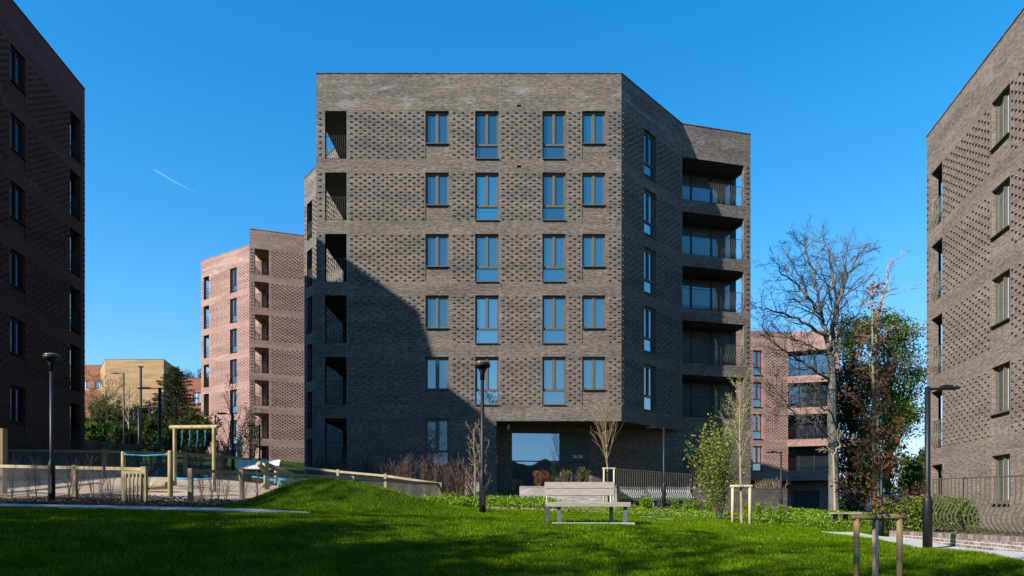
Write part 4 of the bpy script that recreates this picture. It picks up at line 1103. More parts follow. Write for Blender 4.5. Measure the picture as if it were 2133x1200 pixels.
# ------------------------------------------------------------------ lamps
def lamp_round(x, y, label, hgt=4.02, rb=.085, rt=.048):
    z = h(x, y)-.03; t = thing('street_lamp', (x, y, z), label, 'lamp post'); c = (x, y, z)
    mb = MB(); mb.lathe(c, [(rb, -.2), (rb, 1.0), (rb*.98, 1.02), (rt*1.05, 1.16), (rt, 1.2), (rt, hgt-.42), (rt*.9, hgt-.42)], 20); mb.build('pole', M['black_metal'], t, True)
    d = MB(); d.box((x+rb*.2, y-rb-.002, z+.5), (rb*1.1, .012, .5)); d.build('service_door', M['black_metal'], t)
    k = MB(); k.lathe(c, [(rt*1.3, hgt-.5), (rt*1.35, hgt-.32), (.10, hgt-.25), (.115, hgt-.2)], 20); k.build('lamp_neck', M['black_metal'], t, True)
    l = MB(); l.lathe(c, [(.115, hgt-.2), (.19, hgt-.185), (.215, hgt-.13), (.20, hgt-.1)], 24); l.build('lamp_head', M['black_metal'], t, True)
    g = MB(); g.lathe(c, [(.195, hgt-.1), (.19, hgt-.06), (.13, hgt-.03), (.04, hgt-.015), (.01, hgt-.012)], 24); g.build('lamp_cap', M['lamp_glass'], t, True)
lamp_round(-12.33, 18.0, 'black lamp post with round head in front of the dark maroon block')
lamp_round(-.77, 17.5, 'black lamp post with round head in the middle of the lawn, before the entrance block')

def lamp_arm(px, Z, top, base, side, label, rb=.08, rt=.045, arm=.55, zbase=None, lowfrac=.28, group=None):
    x, y = W2(px, Z); zt = (HY-top)/F*Z
    z = (HY-base)/F*Z if base else h(x, y)-.05
    if zbase is not None: z = zbase
    hg = zt-z; t = thing('street_lamp', (x, y, z), label, 'lamp post', group)
    lo = min(1.05, hg*lowfrac); c = (x, y, z)
    mb = MB(); mb.lathe(c, [(rb, -.3), (rb, lo), (rb*.98, lo+.02), (rt*1.05, lo+.14), (rt, lo+.2), (rt, hg)], 16); mb.build('pole', M['black_metal'], t, True)
    s = side
    a = MB(); a.tube([(x, y, z+hg-.05), (x+s*arm*.5, y, z+hg-.035)], [.03, .024], 8); a.build('arm', M['black_metal'], t)
    hd = MB(); X0, X1 = x+s*arm*.42, x+s*arm*1.1
    hd.box(((X0+X1)/2, y, z+hg-.03), (abs(X1-X0), .24, .045)); hd.box(((X0*.6+X1*.4), y, z+hg+.01), (abs(X1-X0)*.55, .14, .05))
    hd.build('lamp_head', M['black_metal'], t, bevel=.015)
    return t
lamp_arm(1932, 14.3, 806, 1145, 1, 'black lamp post with flat lantern beside the right hand path', .092, .055, .58, lowfrac=.30)
lamp_arm(1383, 27.5, 890, 1062, -1, 'black lamp post with flat lantern by the slatted seats', .08, .05, .62)
lamp_arm(1627, 31.0, 941, 1076, -1, 'slim black lamp post at the end of the long low wall', .07, .04, .55)
lamp_arm(333, 40, 808, None, -1, 'thick black lamp post left of the timber swing', .13, .09, 1.2)
lamp_arm(258, 58, 777, None, -1, 'tall thin lamp post before the yellow building, leftmost', .07, .05, 1.0)
lamp_arm(311, 70, 833, None, -1, 'short thin lamp post before the yellow building, beside the conifer', .08, .06, .9)
lamp_arm(225, 70, 866, None, 1, 'smallest lamp post on the slope under the budding tree', .08, .05, .5)
lamp_arm(290, 45, 848, None, 1, 'black post with long arm reaching right towards the conifer', .11, .09, 1.3)
lamp_arm(485, 38, 861, None, -1, 'black lamp post before the lit face of the pink tower', .09, .06, .8)
lamp_arm(541, 42, 886, None, -1, 'black lamp post before the balconies of the pink tower', .08, .05, .65)
lamp_arm(454, 36, 918, None, -1, 'short black lamp post right behind the timber swing', .06, .04, .2)
lamp_arm(1836, 19.5, 960, 1106, 1, 'dark post standing behind the brown leaved tree', .07, .045, .3)
lamp_arm(1650, 62, 1010, 1062, 1, 'small lamp post before the garage of the far pink block', .08, .06, .5)
# tall wooden pole
x, y = W2(293, 66); t = thing('utility_pole', (x, y, h(x, y)), 'tall plain wooden pole in front of the yellow brick wall', 'pole')
mb = MB(); mb.tube([(x, y, h(x, y)-.3), (x, y, (HY-766)/F*66)], [.16, .12], 10); mb.build('pole', M['bark'], t)
mb = MB(); mb.box((x, y, (HY-764)/F*66), (.4, .3, .12)); mb.build('pole_cap', M['black_metal'], t)

# ------------------------------------------------------------------ bench
def bench():
    Z = 14.4; z = -.29; x0, x1 = (1136-CX)/F*Z, (1309-CX)/F*Z
    t = thing('park_bench', ((x0+x1)/2, Z, z), 'pale timber park bench with steel legs on the lawn', 'bench')
    pb = MB(); pb.box(((x0+x1)/2+.12, Z+.05, z-.005), (x1-x0-.05, .62, .05)); o = pb.build('base_slab', M['concrete'], t, bevel=.008)
    # seat slats
    zs = z+.43
    s = MB()
    for k in range(4): s.box(((x0+x1)/2, Z-.22+k*.13, zs), (x1-x0, .115, .045))
    s.box(((x0+x1)/2, Z-.285, zs-.035), (x1-x0, .025, .085))
    s.build('seat', M['bench_wood'], t, bevel=.006)
    b = MB(); ax = (Vector((1, 0, 0)), Vector((0, 1, -.2)).normalized(), Vector((0, .2, 1)).normalized())
    for k in range(2):
        b.box((((x0+x1)/2)-.13, Z+.29+.035*k, zs+.24+.155*k), (x1-x0-.26, .04, .145), ax)
    b.build('backrest', M['bench_wood'], t, bevel=.006)
    for xx in (x0+.28, x1-.1):
        l = MB(); l.box((xx, Z-.2, (z+zs-.07)/2), (.075, .06, zs-z-.07)); l.build('leg', M['steel'], t)
    for xx in (x0+.05, x1-.34):
        l = MB(); l.box((xx, Z+.2, (z+zs-.03)/2), (.07, .06, zs-z-.03)); l.build('leg', M['steel'], t)
        l = MB(); l.tube([(xx, Z+.22, zs-.05), (xx, Z+.325, zs+.36)], .022, 6); l.build('back_support', M['steel'], t)
    m = MB(); 
    for xx in (x0+.1, x1-.1): m.box((xx, Z, zs-.045), (.04, .46, .035))
    m.build('seat_frame', M['steel'], t)
bench()

# small low bench far right
def low_bench():
    Z = 24; x0, x1 = (1733-CX)/F*Z, (1790-CX)/F*Z; z = h((x0+x1)/2, Z); zt = (HY-1069)/F*Z
    t = thing('low_bench', ((x0+x1)/2, Z, z), 'small backless bench beyond the nearest log frame', 'bench')
    m = MB(); m.box(((x0+x1)/2, Z, zt), (x1-x0, .38, .06)); m.build('seat', M['bench_wood'], t)
    for xx in (x0+.12, (x0+x1)/2, x1-.12):
        m = MB(); m.box((xx, Z, (z+zt)/2-.05), (.05, .3, zt-z+.05)); m.build('leg', M['black_metal'], t)
low_bench()

# stepping stones
for i, px in enumerate((1352, 1384)):
    x, y = W2(px, 20.5-i*1.2); m = MB(); m.lathe((x, y, h(x, y)), [(.30, -.08), (.31, .015), (.29, .03), (.01, .032)], 20)
    o = m.build('stepping_stone', M['stone_disc'], None, True); tag(o, ['round stone disc in the weeds right of the bench, farther one', 'round stone disc in the weeds right of the bench, nearer one'][i], 'stepping stone', 'stone discs right of the bench')

# ------------------------------------------------------------------ log tree frames
def tree_frame(x0, x1, Z, top, r, label, mat, zb=None, beam_over=.03, name='tree_stake_frame', strap=None):
    xm = (x0+x1)/2; z = h(xm, Z) if zb is None else zb; zt = top
    t = thing(name, (xm, Z, z), label, 'tree support')
    rr = random.Random(int(x0*100))
    for xx in (x0, x1):
        m = MB(); m.tube([(xx+rr.uniform(-.004, .004), Z, z-.2), (xx+rr.uniform(-.003, .003), Z, z+(zt-z)*.5), (xx, Z, zt-.0)], [r*1.03, r, r*.97], 14); m.build('post', mat, t, True)
    m = MB(); a = Vector((x0-r-beam_over, Z-r*.2, zt)); b = Vector((x1+r+beam_over, Z-r*.2, zt))
    m.tube([a, a.lerp(b, .02), a.lerp(b, .5), a.lerp(b, .98), b], [r*.9, r, r, r, r*.9], 14); m.build('crossbar', mat, t, True)
    m = MB()
    sx = strap if strap is not None else xm
    for dx in (-.035, .035):
        m.tube([(sx+dx+.02*math.cos(k*PI/6)*0, Z-r*.2+(r+.005)*math.sin(k*PI/6), zt+(r+.005)*math.cos(k*PI/6)) for k in range(13)], .008 if r < .04 else .009, 4)
    m.build('strap', M['black'], t)
    return t
x0, x1 = (1784-CX)/F*7.8, (1874-CX)/F*7.8
tree_frame(x0, x1, 7.8, (HY-1077)/F*7.8, .034, 'knotty brown log tree frame nearest the camera at bottom right', M['stake_wood'], strap=4.24)
x0, x1 = (1526-CX)/F*19.6, (1562-CX)/F*19.6
tree_frame(x0, x1, 19.6, (HY-1013)/F*19.6, .042, 'pale yellow log frame holding the budding sapling', M['pale_stake'])
x0, x1 = (1258-CX)/F*30.4, (1279-CX)/F*30.4
tree_frame(x0, x1, 30.4, (HY-976)/F*30.4, .04, 'small pale log frame behind the bench, by the entrance planter', M['pale_stake'])
# irrigation pipe at nearest frame
x, y = (1822-CX)/F*7.75, 7.7
m = MB(); m.tube([(x, y, h(x, y)-.1), (x+.005, y, -.5), (x, y, -.13)], .014, 8); o = m.build('watering_pipe', M['steel'], None, True); tag(o, 'grey plastic pipe standing inside the nearest log frame', 'pipe')

# ------------------------------------------------------------------ low walls and railings
def brick_wall(name, A, B, th, zb, ztA, ztB, mat, label, cat='garden wall', cope=None, soldier=False):
    t = thing(name, ((A[0]+B[0])/2, (A[1]+B[1])/2, zb), label, cat); f = Face(A, B, 0, 0)
    m = MB()
    def P4(u, z, d): return f.p(u, z, d)
    L = f.L; a, b = 0, L
    c = .1 if soldier else 0
    v = [P4(0, zb, 0), P4(L, zb, 0), P4(L, ztB-c, 0), P4(0, ztA-c, 0), P4(0, zb, th), P4(L, zb, th), P4(L, ztB-c, th), P4(0, ztA-c, th)]
    n = 0; m.v = [tuple(q) for q in v]; m.f = [(0, 1, 2, 3), (5, 4, 7, 6), (1, 5, 6, 2), (4, 0, 3, 7), (3, 2, 6, 7)]
    m.build('wall', mat, t)
    if soldier:
        s = MB(); k = 0; nb = int(L/.075); rr = random.Random(3)
        for k in range(nb):
            u = (k+.5)*.075; zt = ztA+(ztB-ztA)*u/L
            s.box(f.p(u, zt-.05, th/2+rr.uniform(-.002, .002)), (.064, th+.004, .096), (f.t, f.n, Vector((0, 0, 1))))
        o = s.build('coping', M['soldier'], t)
    else:
        s = MB(); q = .04
        s.v = [tuple(p) for p in (P4(-.01, ztA, -.012), P4(L+.01, ztB, -.012), P4(L+.01, ztB+q, -.012), P4(-.01, ztA+q, -.012), P4(-.01, ztA, th+.012), P4(L+.01, ztB, th+.012), P4(L+.01, ztB+q, th+.012), P4(-.01, ztA+q, th+.012))]
        s.f = [(0, 1, 2, 3), (5, 4, 7, 6), (1, 5, 6, 2), (4, 0, 3, 7), (3, 2, 6, 7)]
        s.build('coping', cope or mat, t)
    return t
# soldier bricks vary brick by brick
m_, nt_, b_ = newmat('soldier')
g_ = nt_.nodes.new('ShaderNodeNewGeometry'); c_ = ramp(nt_, g_.outputs['Random Per Island'], [(0, (.075, .052, .045)), (.5, (.14, .10, .085)), (1, (.22, .175, .15))])
nt_.links.new(c_, b_.inputs['Base Color']); b_.inputs['Roughness'].default_value = .85; M['soldier'] = m_
brick_wall('brick_wall', (10.55, 18.8), (9.43, 12.3), .22, -1.6, -.58, -.50, M['wall_brick'], 'low red brown brick wall with upright coping along the right path', soldier=True)
brick_wall('brick_wall', (9.425, 12.28), (9.1, 8.6), .22, -1.6, -.50, -.46, M['wall_brick'], 'near end of the low brick wall, outside the right edge', soldier=True)
# curved railing
def fence_rail(A, B, zb, ztA, ztB, pitch, bulge, mat, label, d=0, name='curved_railing', w=.014):
    f = Face(A, B, 0, 0); t = thing(name, (A[0], A[1], zb), label, 'railing'); mb = MB(); n = int(f.L/pitch)
    for k in range(n+1):
        u = f.L*k/n; b = f.p(u, 0); zt = ztA+(ztB-ztA)*k/n
        mb.tube(s_bar(b, f.n, f.t, zb+.03, zt, bulge), w if k % 8 else w*1.25, 5, False)
    mb.build('bars', mat, t)
    m = MB(); m.tube([f.p(-.02, ztA), f.p(f.L, ztB)], .016, 5); m.build('top_rail', mat, t)
    m = MB(); m.tube([f.p(-.02, zb+.03), f.p(f.L, zb+.03)], .013, 5)
    for k in range(int(f.L/1.2)+1): m.tube([f.p(k*1.2, zb+.03), f.p(k*1.2, zb-.3)], .014, 5)
    m.build('bottom_rail', mat, t)
fence_rail((10.75, 17.15), (9.6, 10.6), -.50, .78, .60, .195, .17, M['bronze_rail'], 'olive metal railing of S curved bars on the low wall at right')

# entrance planter, wall under railing, long wall
pl = brick_wall('planter', W2(1083, 31.0), W2(1290, 31.0), 2.0, -.8, 1.05, 1.05, M['pale_brick'], 'grey brick planter box in front of the entrance', 'planter')
brick_wall('planter', W2(968, 31.5), W2(1000, 31.5), .9, -.2, 1.25, 1.25, M['pale_brick'], 'short brick planter end by the wall left of the entrance', 'planter')
brick_wall('brick_wall', W2(1287, 32.2), W2(1437, 32.9), .35, -1, .42, .42, M['dark_wall_brick'], 'dark low wall under the slatted seats')
brick_wall('brick_wall', W2(1437, 32.6), W2(1640, 33.6), .35, -1.2, 1.08, 1.02, M['dark_wall_brick'], 'long dark brick garden wall behind the leafy shrub')
# straight railing over the seats
def straight_rail():
    A = W2(1280, 33.2); B = W2(1440, 33.9); f = Face(A, B, 0, 0); zb = 1.15
    t = thing('metal_railing', (A[0], A[1], zb), 'dark railing of straight upright bars behind the slatted seats', 'railing'); mb = MB(); n = int(f.L/.115)
    zt = lambda u: 2.02-.24*u/f.L
    for k in range(n+1):
        u = f.L*k/n; mb.box(f.p(u, (zb-.5+zt(u))/2), (.014, .045, zt(u)-zb+.5), (f.t, f.n, Vector((0, 0, 1))))
    mb.build('bars', M['bronze_rail'], t)
    m = MB(); m.tube([f.p(-.05, zt(0)), f.p(f.L, zt(f.L))], .02, 5); m.build('top_rail', M['bronze_rail'], t)
    m = MB(); m.tube([f.p(-.05, zb-.1), f.p(f.L, zb-.1)], .02, 5); m.build('bottom_rail', M['bronze_rail'], t)
straight_rail()
def slat_seat(pa, pb, label):
    A = W2(pa, 31.9); B = W2(pb, 32.5); f = Face(A, B, 0, 0); z0 = .46
    t = thing('slatted_seat', (A[0], A[1], z0), label, 'bench', 'slatted metal seats by the entrance')
    mb = MB(); n = int(f.L/.10)
    prof = [(-.05, .0), (-.30, .03), (-.38, .10), (-.30, .20), (-.10, .27), (.0, .38), (.03, .50), (.0, .64)]
    for k in range(n+1):
        u = f.L*k/n; mb.tube([f.p(u, z0+z, d) for d, z in prof], .019, 4, False)
    mb.build('slats', M['galv'], t)
    m = MB(); m.box(f.p(f.L/2, z0-.02, -.12), (f.L, .28, .035), (f.t, f.n, Vector((0, 0, 1)))); m.build('seat_frame', M['galv'], t)
    for k in range(3):
        m = MB(); u = .15+(f.L-.3)*k/2; m.box(f.p(u, z0-.2, -.1), (.05, .2, .36), (f.t, f.n, Vector((0, 0, 1)))); m.build('leg', M['galv'], t)
slat_seat(1284, 1348, 'curved slatted metal seat, the one nearer the bench')
slat_seat(1352, 1437, 'curved slatted metal seat behind the flat lantern lamp post')

# orange object on planter
x, y = W2(1243, 31.6); m = MB(); m.box((x, y, 1.15), (.36, .22, .12)); m.box((x+.05, y, 1.24), (.2, .16, .07)); o = m.build('plant_pot', M['orange_brick'], None, bevel=.02); tag(o, 'small orange clay pot lying on the entrance planter', 'pot')

# ------------------------------------------------------------------ playground
def mesh_fence(pts, label, posts, mat_rail, hfun, spacing=.075, wire=.004, railh=.09, rail_off=0, name='mesh_fence'):
    """pts: [(x,y,ztop,zbot)...]"""
    t = thing(name, (pts[0][0], pts[0][1], pts[0][3]), label, 'fence')
    rl = MB(); wr = MB()
    for i in range(len(pts)-1):
        a, b = pts[i], pts[i+1]; f = Face(a[:2], b[:2], 0, 0); L = f.L
        zt = lambda u: a[2]+(b[2]-a[2])*u/L
        zb = lambda u: a[3]+(b[3]-a[3])*u/L
        rl.v.extend([]); n = len(rl.v)
        for u in (0, L):
            for d in (-.02, .02):
                for z in (zt(u)-railh, zt(u)): rl.v.append(tuple(f.p(u, z, d)))
        for q in ((0, 1, 5, 4), (2, 6, 7, 3), (1, 3, 7, 5), (0, 4, 6, 2), (0, 2, 3, 1), (4, 5, 7, 6)): rl.f.append(tuple(n+k for k in q))
        hh = a[2]-a[3]-railh*.3
        k = -hh
        while k < L:
            for s in (0, 1):
                u0, u1 = k, k+hh; z0_, z1_ = (0, 1) if s == 0 else (1, 0)
                ta, tb = 0., 1.
                if u0 < 0: ta = -u0/hh
                if u1 > L: tb = (L-u0)/hh
                if tb > ta:
                    def q(tt):
                        u = u0+hh*tt; fz = z0_+(z1_-z0_)*tt; return f.p(u, zb(u)+(zt(u)-.03-zb(u))*fz, .0 if s else .004)
                    wr.tube([q(ta), q(tb)], wire, 3, False)
            k += spacing
    rl.build('top_rail', mat_rail, t); wr.build('wire_mesh', M['wire'], t)
    for (x, y, zt, zb, w) in posts:
        m = MB(); m.box((x, y, (zt+zb)/2), (w, w, zt-zb)); m.build('post', mat_rail, t, bevel=.006)
    return t
def fp(px, Z, top, hh=1.05):
    x, y = W2(px, Z); zt = (HY-top)/F*Z; return (x, y, zt, h(x, y)-.02)
def fpost(px, Z, top, w=.11): 
    x, y = W2(px, Z); return (x, y, (HY-top)/F*Z, h(x, y)-.1, w)
mesh_fence([fp(-60, 20.6, 966), fp(0, 20.2, 968), fp(155, 19.2, 971), fp(300, 18.2, 974)], 'near mesh fence with pale timber rail left of the playground gate', [fpost(-30, 20.35, 965), fpost(156, 19.2, 969, .12), fpost(301, 18.15, 972, .13)], M['rail_wood'], None)
mesh_fence([fp(396, 18.9, 977), fp(505, 20.0, 981), fp(735, 23.5, 993), fp(916, 26.8, 1006)], 'near mesh fence running behind the grassy mound', [fpost(397, 18.9, 976, .12), fpost(503, 20.0, 979), fpost(735, 23.5, 992), fpost(917, 26.8, 1005, .13)], M['rail_wood'], None, wire=.0028, spacing=.09)
mesh_fence([fp(-60, 24.0, 935), fp(218, 24.1, 938), fp(384, 25.4, 943), fp(474, 27.4, 949)], 'far brown railed mesh fence behind the swing', [fpost(218, 24.1, 936, .13), fpost(386, 25.4, 941, .12), fpost(463, 27.2, 946, .12)], M['brown_rail'], None, wire=.0025)
mesh_fence([fp(476, 27.9, 950), fp(583, 28.2, 966), fp(703, 28.0, 980), fp(803, 27.5, 989), fp(914, 27.0, 1005)], 'far pale railed mesh fence sloping down to the right', [fpost(583, 28.2, 965), fpost(704, 28.0, 978), fpost(803, 27.5, 987)], M['rail_wood'], None, wire=.0025, spacing=.1)
# lone tall post at left edge
x, y = W2(3, 21.0); m = MB(); m.b(x-.12, x+.12, y-.1, y+.1, h(x, y)-.2, (HY-893)/F*21); o = m.build('timber_post', M['brown_rail'], None, bevel=.01); tag(o, 'tall square timber post at the left edge of the picture', 'post')

# gate
def gate():
    Z = 18.0; x0, x1 = (254-CX)/F*Z, (304-CX)/F*Z; z0, z1 = (HY-1050)/F*Z, (HY-981)/F*Z
    t = thing('timber_gate', ((x0+x1)/2, Z, z0), 'open timber gate of vertical round slats at the playground entrance', 'gate')
    m = MB()
    for z in (z0+.05, z1-.05): m.box(((x0+x1)/2, Z+.02, z), (x1-x0, .05, .09))
    for xx in (x0+.03, x1-.03): m.box((xx, Z+.02, (z0+z1)/2), (.07, .05, z1-z0-.18))
    m.build('gate_frame', M['log_wood'], t, bevel=.008)
    for k in range(5):
        xx = x0+.12+(x1-x0-.24)*k/4; m = MB(); m.tube([(xx, Z-.03, z0+.03), (xx, Z-.03, z1-.07)], .026, 8); m.build('slat', M['log_wood'], t, True)
gate()
def log(px0, py0, Z0, px1, py1, Z1, r, name, label, cat, mat=None, parent=None, group=None):
    m = MB(); a = Vector(W(px0, py0, Z0)); b = Vector(W(px1, py1, Z1))
    m.tube([a, a.lerp(b, .02), a.lerp(b, .98), b], [r*.9, r, r, r*.9], 14)
    o = m.build(name, mat or M['log_wood'], parent, True)
    if not parent: tag(o, label, cat, group)
    return o
# swing
def swing():
    Z = 21.6; t = thing('rope_swing_frame', ((405-CX)/F*Z, Z, h((405-CX)/F*Z, Z)), 'timber swing frame with hanging teal ropes', 'climbing frame')
    log(364, 888, Z+.8, 364, 1017, Z+.8, .062, 'post', '', '', None, t)
    log(446, 888, Z-.2, 446, 1026, Z-.2, .062, 'post', '', '', None, t)
    log(355, 890, Z+.9, 454, 889, Z-.3, .062, 'crossbar', '', '', None, t)
    for px, pe in ((380, 931), (396, 932), (412, 932), (428, 930)):
        zz = Z+.8-(px-364)/82*1.0
        m = MB(); a = Vector(W(px, 897, zz)); b = Vector(W(px-2.5, pe, zz)); c = a.lerp(b, .55)+Vector((.02, 0, 0))
        m.tube([a, c, b], .02, 6); m.lathe((a.x, a.y, a.z-.05), [(.02, -.08), (.036, -.05), (.036, .02), (.02, .06)], 8)
        o = m.build('rope', M['teal_rope'], t, True)
    m = MB(); a = Vector(W(368, 996, Z+.7)); b = Vector(W(443, 997, Z-.2)); c = a.lerp(b, .5)-Vector((0, 0, .05)); m.tube([a, c, b], .03, 6); m.build('rope', M['blue_rope'], t, True)
swing()
# balance rope between two posts
t = thing('balance_rope', W(300, 1020, 21), 'bright blue rope strung between two round posts', 'play equipment')
log(257, 941, 21.5, 257, 1030, 21.5, .065, 'post', '', '', None, t)
log(355, 939, 19.6, 355, 1036, 19.6, .072, 'post', '', '', None, t)
m = MB(); a = Vector(W(262, 947, 21.4)); b = Vector(W(349, 947, 19.8)); m.tube([a, a.lerp(b, .5)-Vector((0, 0, .03)), b], .02, 6)
for q in (a, b): m.lathe(q-Vector((0, 0, .05)), [(.01, 0), (.055, .03), (.055, .08), (.01, .11)], 8)
m.build('rope', M['blue_rope'], t, True)
log(296, 1012, 20.6, 348, 1011, 20.6, .115, 'lying_log', 'thick log lying on the play surface between gate and post', 'log')
# climbing logs with net
t = thing('log_climber', W(560, 1015, 22.5), 'crossed log climber with blue net behind the mound', 'climbing frame')
log(555, 962, 22.5, 555, 1020, 22.5, .09, 'post', '', '', None, t)
log(538, 965, 22.0, 556, 985, 22.4, .085, 'log', '', '', None, t)
log(556, 968, 22.6, 612, 991, 23.2, .085, 'log', '', '', None, t)
log(576, 970, 24.2, 576, 1005, 24.2, .08, 'post', '', '', None, t)
log(548, 1011, 22.1, 560, 1011, 23.3, .08, 'log', '', '', None, t)
m = MB()
for (a, b, c, d) in ((525, 993, 575, 996), (575, 996, 610, 1000), (570, 1006, 595, 993), (560, 1000, 607, 997), (580, 1002, 590, 1012)): m.tube([W(a, b, 23), W((a+c)/2, (b+d)/2+2, 23), W(c, d, 23)], .026, 5)
m.build('net', M['blue_rope'], t, True)
# canvas panel
t = thing('canvas_slide', W(537, 980, 25.5), 'pale sloping panel behind the log climber', 'play panel')
m = MB(); a, b, c, d = [Vector(W(*q)) for q in ((492, 974, 26.2), (580, 975, 25.6), (584, 958, 26.8), (494, 959, 27.2))]
e = Vector((0, .02, -.05)); m.quad(a, b, c, d); m.quad(*[p+e for p in (d, c, b, a)]); m.quad(a, a+e, b+e, b); m.quad(b, b+e, c+e, c); m.quad(d, c, c+e, d+e); m.quad(a, d, d+e, a+e)
m.build('panel', M['canvas'], t)
for q in ((494, 972, 26.6), (580, 972, 26.2)): 
    p = Vector(W(*q)); m = MB(); m.tube([p, (p.x, p.y, h(p.x, p.y)-.1)], .05, 8); m.build('leg', M['galv'], t)
# picnic tables
def picnic(px, Z, label, mat):
    x, y = W2(px, Z); z = h(x, y); t = thing('picnic_table', (x, y, z), label, 'picnic table')
    m = MB()
    for k in range(5): m.box((x, y-.3+k*.15, z+.74), (1.7, .13, .04))
    m.build('tabletop', mat, t)
    for s in (-1, 1):
        m = MB(); m.box((x, y+s*.68, z+.45), (1.7, .26, .04)); m.build('seat', mat, t)
        m = MB(); m.tube([(x+s*.65, y-.75, z), (x+s*.65, y-.2, z+.72)], .04, 4); m.tube([(x+s*.65, y+.75, z), (x+s*.65, y+.2, z+.72)], .04, 4); m.box((x+s*.65, y, z+.42), (.05, 1.5, .08)); m.build('leg', mat, t)
picnic(372, 30.0, 'pale timber picnic table behind the far fence, left of the swing post', M['rail_wood'])
picnic(425, 31.5, 'reddish picnic table behind the far fence, under the swing', M['orange_brick'])
# timber panel behind hedge left
A = W2(172, 40); B = W2(300, 44); f = Face(A, B, 0, 0); t = thing('board_fence', (A[0], A[1], 2.2), 'rusty brown board fence on the slope left of the lamp posts', 'fence')
m = MB()
for k in range(int(f.L/.16)): m.box(f.p(.08+k*.16, 3.2, 0), (.145, .03, 2.0), (f.t, f.n, Vector((0, 0, 1))))
m.build('boards', M['brown_rail'], t)
m = MB(); m.box(f.p(f.L/2, 3.6, .06), (f.L, .08, .1), (f.t, f.n, Vector((0, 0, 1)))); m.build('rail', M['brown_rail'], t)

# ------------------------------------------------------------------ parked car glimpsed by the hedge
def car():
    x, y = W2(1868, 46); z = h(x, y); t = thing('parked_car', (x, y, z), 'dark blue car parked beyond the laurel hedge', 'car')
    prof = [(-2.1, .35), (-2.15, .75), (-1.9, .95), (-1.2, 1.0), (-.6, 1.42), (.7, 1.45), (1.35, 1.05), (2.0, .95), (2.15, .7), (2.1, .35)]
    m = MB(); n = len(prof)
    for s in (-.85, .85): m.v.extend([(x+p[0], y+s*(1 if p[1] < 1.1 else .82), z+p[1]) for p in prof])
    m.f = [tuple(range(n))[::-1], tuple(range(n, 2*n))]+[(i, (i+1) % n, n+(i+1) % n, n+i) for i in range(n)]
    mc = noisy('car_paint', (.02, .06, .12), (.025, .07, .14), 3, .2, spec=.7); m.build('body', mc, t, bevel=.03)
    g = MB()
    for s in (-1, 1): g.quad((x-1.05, y+s*.80, z+1.04), (x+1.2, y+s*.80, z+1.06), (x+.66, y+s*.72, z+1.38), (x-.58, y+s*.72, z+1.36))
    g.build('side_window', M['glass'], t)
    for sx in (-1.35, 1.35):
        for sy in (-.8, .8):
            w = MB(); w.tube([(x+sx, y+sy-.1, z+.33), (x+sx, y+sy+.1, z+.33)], .33, 16); o = w.build('wheel', M['black'], t)
            w = MB(); w.tube([(x+sx, y+sy-.11, z+.33), (x+sx, y+sy+.11, z+.33)], .2, 12); w.build('rim', M['galv'], o)
car()

# ------------------------------------------------------------------ trees and rise behind the camera (they shade the lawn, glass mirrors them)
SH = C_(3, [7, 7, 6, 4], [13, 9, 6], [.3, .2, .15], [.85, .7, .7], [.52, .5, .5], [.05, .1, .16, .2], [.03, .05, .03, 0], [7, 4, 3, 3], .02, shrink=.35, rr=.55, taper=.2)
for i, (x, y, hh, s, k) in enumerate(((-21.0, .5, 13.5, 401, .22), (-17.5, -2.5, 12.0, 402, .35), (-28.5, -.5, 15, 403, .35), (-21.5, 4.2, 12, 404, .25), (-19, -7, 11.5, 405, .3), (-25, -5, 14, 407, .3), (-14.5, 2.8, 8.0, 408, .25), (-1.5, -6.5, 11, 410, .3), (-10.0, -1.5, 11.5, 411, .10))):
    tree('shade_tree', (x, y, h(x, y)), dict(SH), 'budding tree behind the camera whose shade falls on the lawn', 'tree', s, M['bark'], M['leaf_green'], 7, .22, .24, height=hh, r=.32, keep=k, group='shade trees behind the camera')
def rise():
    mb = MB(); rng = random.Random(8); n = 220
    for i in range(n+1):
        x = -260+520*i/n; top = 11.5+rng.uniform(-1.2, 1.2)+1.5*math.sin(i*.21)+.7*math.sin(i*.9)+rng.uniform(-.5, .5)
        mb.v.extend([(x, -75, -3), (x, -95, top), (x, -140, top-1), (x, -190, -3)])
    for i in range(n):
        for k in range(3): a = i*4+k; mb.f.append((a, a+4, a+5, a+1))
    o = mb.build('hills', M['wood_hill'], None, False); tag(o, kind='structure')
rise()

# contrail
a = Vector(W(321, 353, 4000)); b = Vector(W(362, 378, 4000)); c = Vector(W(408, 401, 4000))
m = MB(); m.tube([a, a.lerp(b, .3), b, b.lerp(c, .5), c], [2, 3.2, 2.4, 1.4, .4], 8)
mt, nt, bb = newmat('trail'); tr = nt.nodes.new('ShaderNodeBsdfTransparent'); mx = nt.nodes.new('ShaderNodeMixShader'); mx.inputs[0].default_value = .13
bb.inputs['Base Color'].default_value = (.85, .88, .92, 1); bb.inputs['Roughness'].default_value = 1
nt.links.new(tr.outputs[0], mx.inputs[1]); nt.links.new(bb.outputs[0], mx.inputs[2]); nt.links.new(mx.outputs[0], nt.nodes['Material Output'].inputs['Surface'])
o = m.build('contrail', mt, None, True); tag(o, 'thin white aircraft trail high in the blue sky', 'contrail')

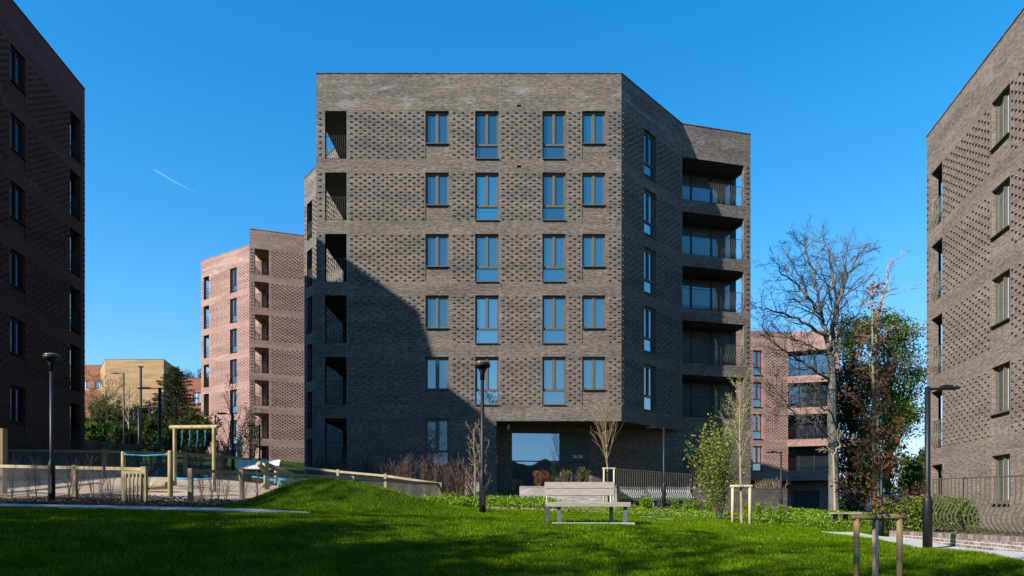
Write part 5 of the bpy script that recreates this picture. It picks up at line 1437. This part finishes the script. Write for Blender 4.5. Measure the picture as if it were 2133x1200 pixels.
# ------------------------------------------------------------------ light, sky, camera
AZ, EL = R(53), R(32)
to_sun = Vector((-math.sin(AZ)*math.cos(EL), -math.cos(AZ)*math.cos(EL), math.sin(EL)))
sl = bpy.data.lights.new('sun', 'SUN'); sl.energy = 5.0; sl.angle = R(.53); sl.color = (1, .972, .925)
so = bpy.data.objects.new('sun', sl); COL.objects.link(so); so.rotation_euler = to_sun.to_track_quat('Z', 'Y').to_euler()
w = bpy.data.worlds.new('World'); scene.world = w; w.use_nodes = True; nt = w.node_tree
bg = nt.nodes['Background']; sk = nt.nodes.new('ShaderNodeTexSky'); sk.sky_type = 'NISHITA'; sk.sun_disc = False
sk.sun_elevation = EL; sk.sun_rotation = math.atan2(to_sun.x, to_sun.y)
sk.air_density = 1.0; sk.dust_density = 0.0; sk.ozone_density = 2.2; sk.altitude = 0
hs = nt.nodes.new('ShaderNodeHueSaturation'); hs.inputs['Saturation'].default_value = 1.42
nt.links.new(sk.outputs[0], hs.inputs['Color']); 
def vm(op, a, b):
    n = nt.nodes.new('ShaderNodeVectorMath'); n.operation = op
    for i, v in ((0, a), (1, b)):
        if hasattr(v, 'links'): nt.links.new(v, n.inputs[i])
        else: n.inputs[i].default_value = v
    return n.outputs[0]
# soft shoulder so that the horizon does not clip
skyc = vm('DIVIDE', vm('MULTIPLY', hs.outputs[0], (1.05, 1.31, 1.29)), vm('ADD', (1, 1, 1), vm('MULTIPLY', hs.outputs[0], (.17, .19, .10))))
nt.links.new(skyc, bg.inputs['Color']); bg.inputs['Strength'].default_value = .125
cam = bpy.data.cameras.new('camera'); co = bpy.data.objects.new('camera', cam); COL.objects.link(co)
co.location = (0, 0, 0); co.rotation_euler = (PI/2, 0, 0)
cam.sensor_width = 36; cam.lens = F/2133*36; cam.shift_y = (HY-600)/2133; cam.clip_start = .1; cam.clip_end = 12000
scene.camera = co
scene.view_settings.view_transform = 'Standard'; scene.view_settings.look = 'None'
scene.view_settings.exposure = 1.1; scene.view_settings.gamma = 1
scene.render.resolution_x = 1024; scene.render.resolution_y = 576
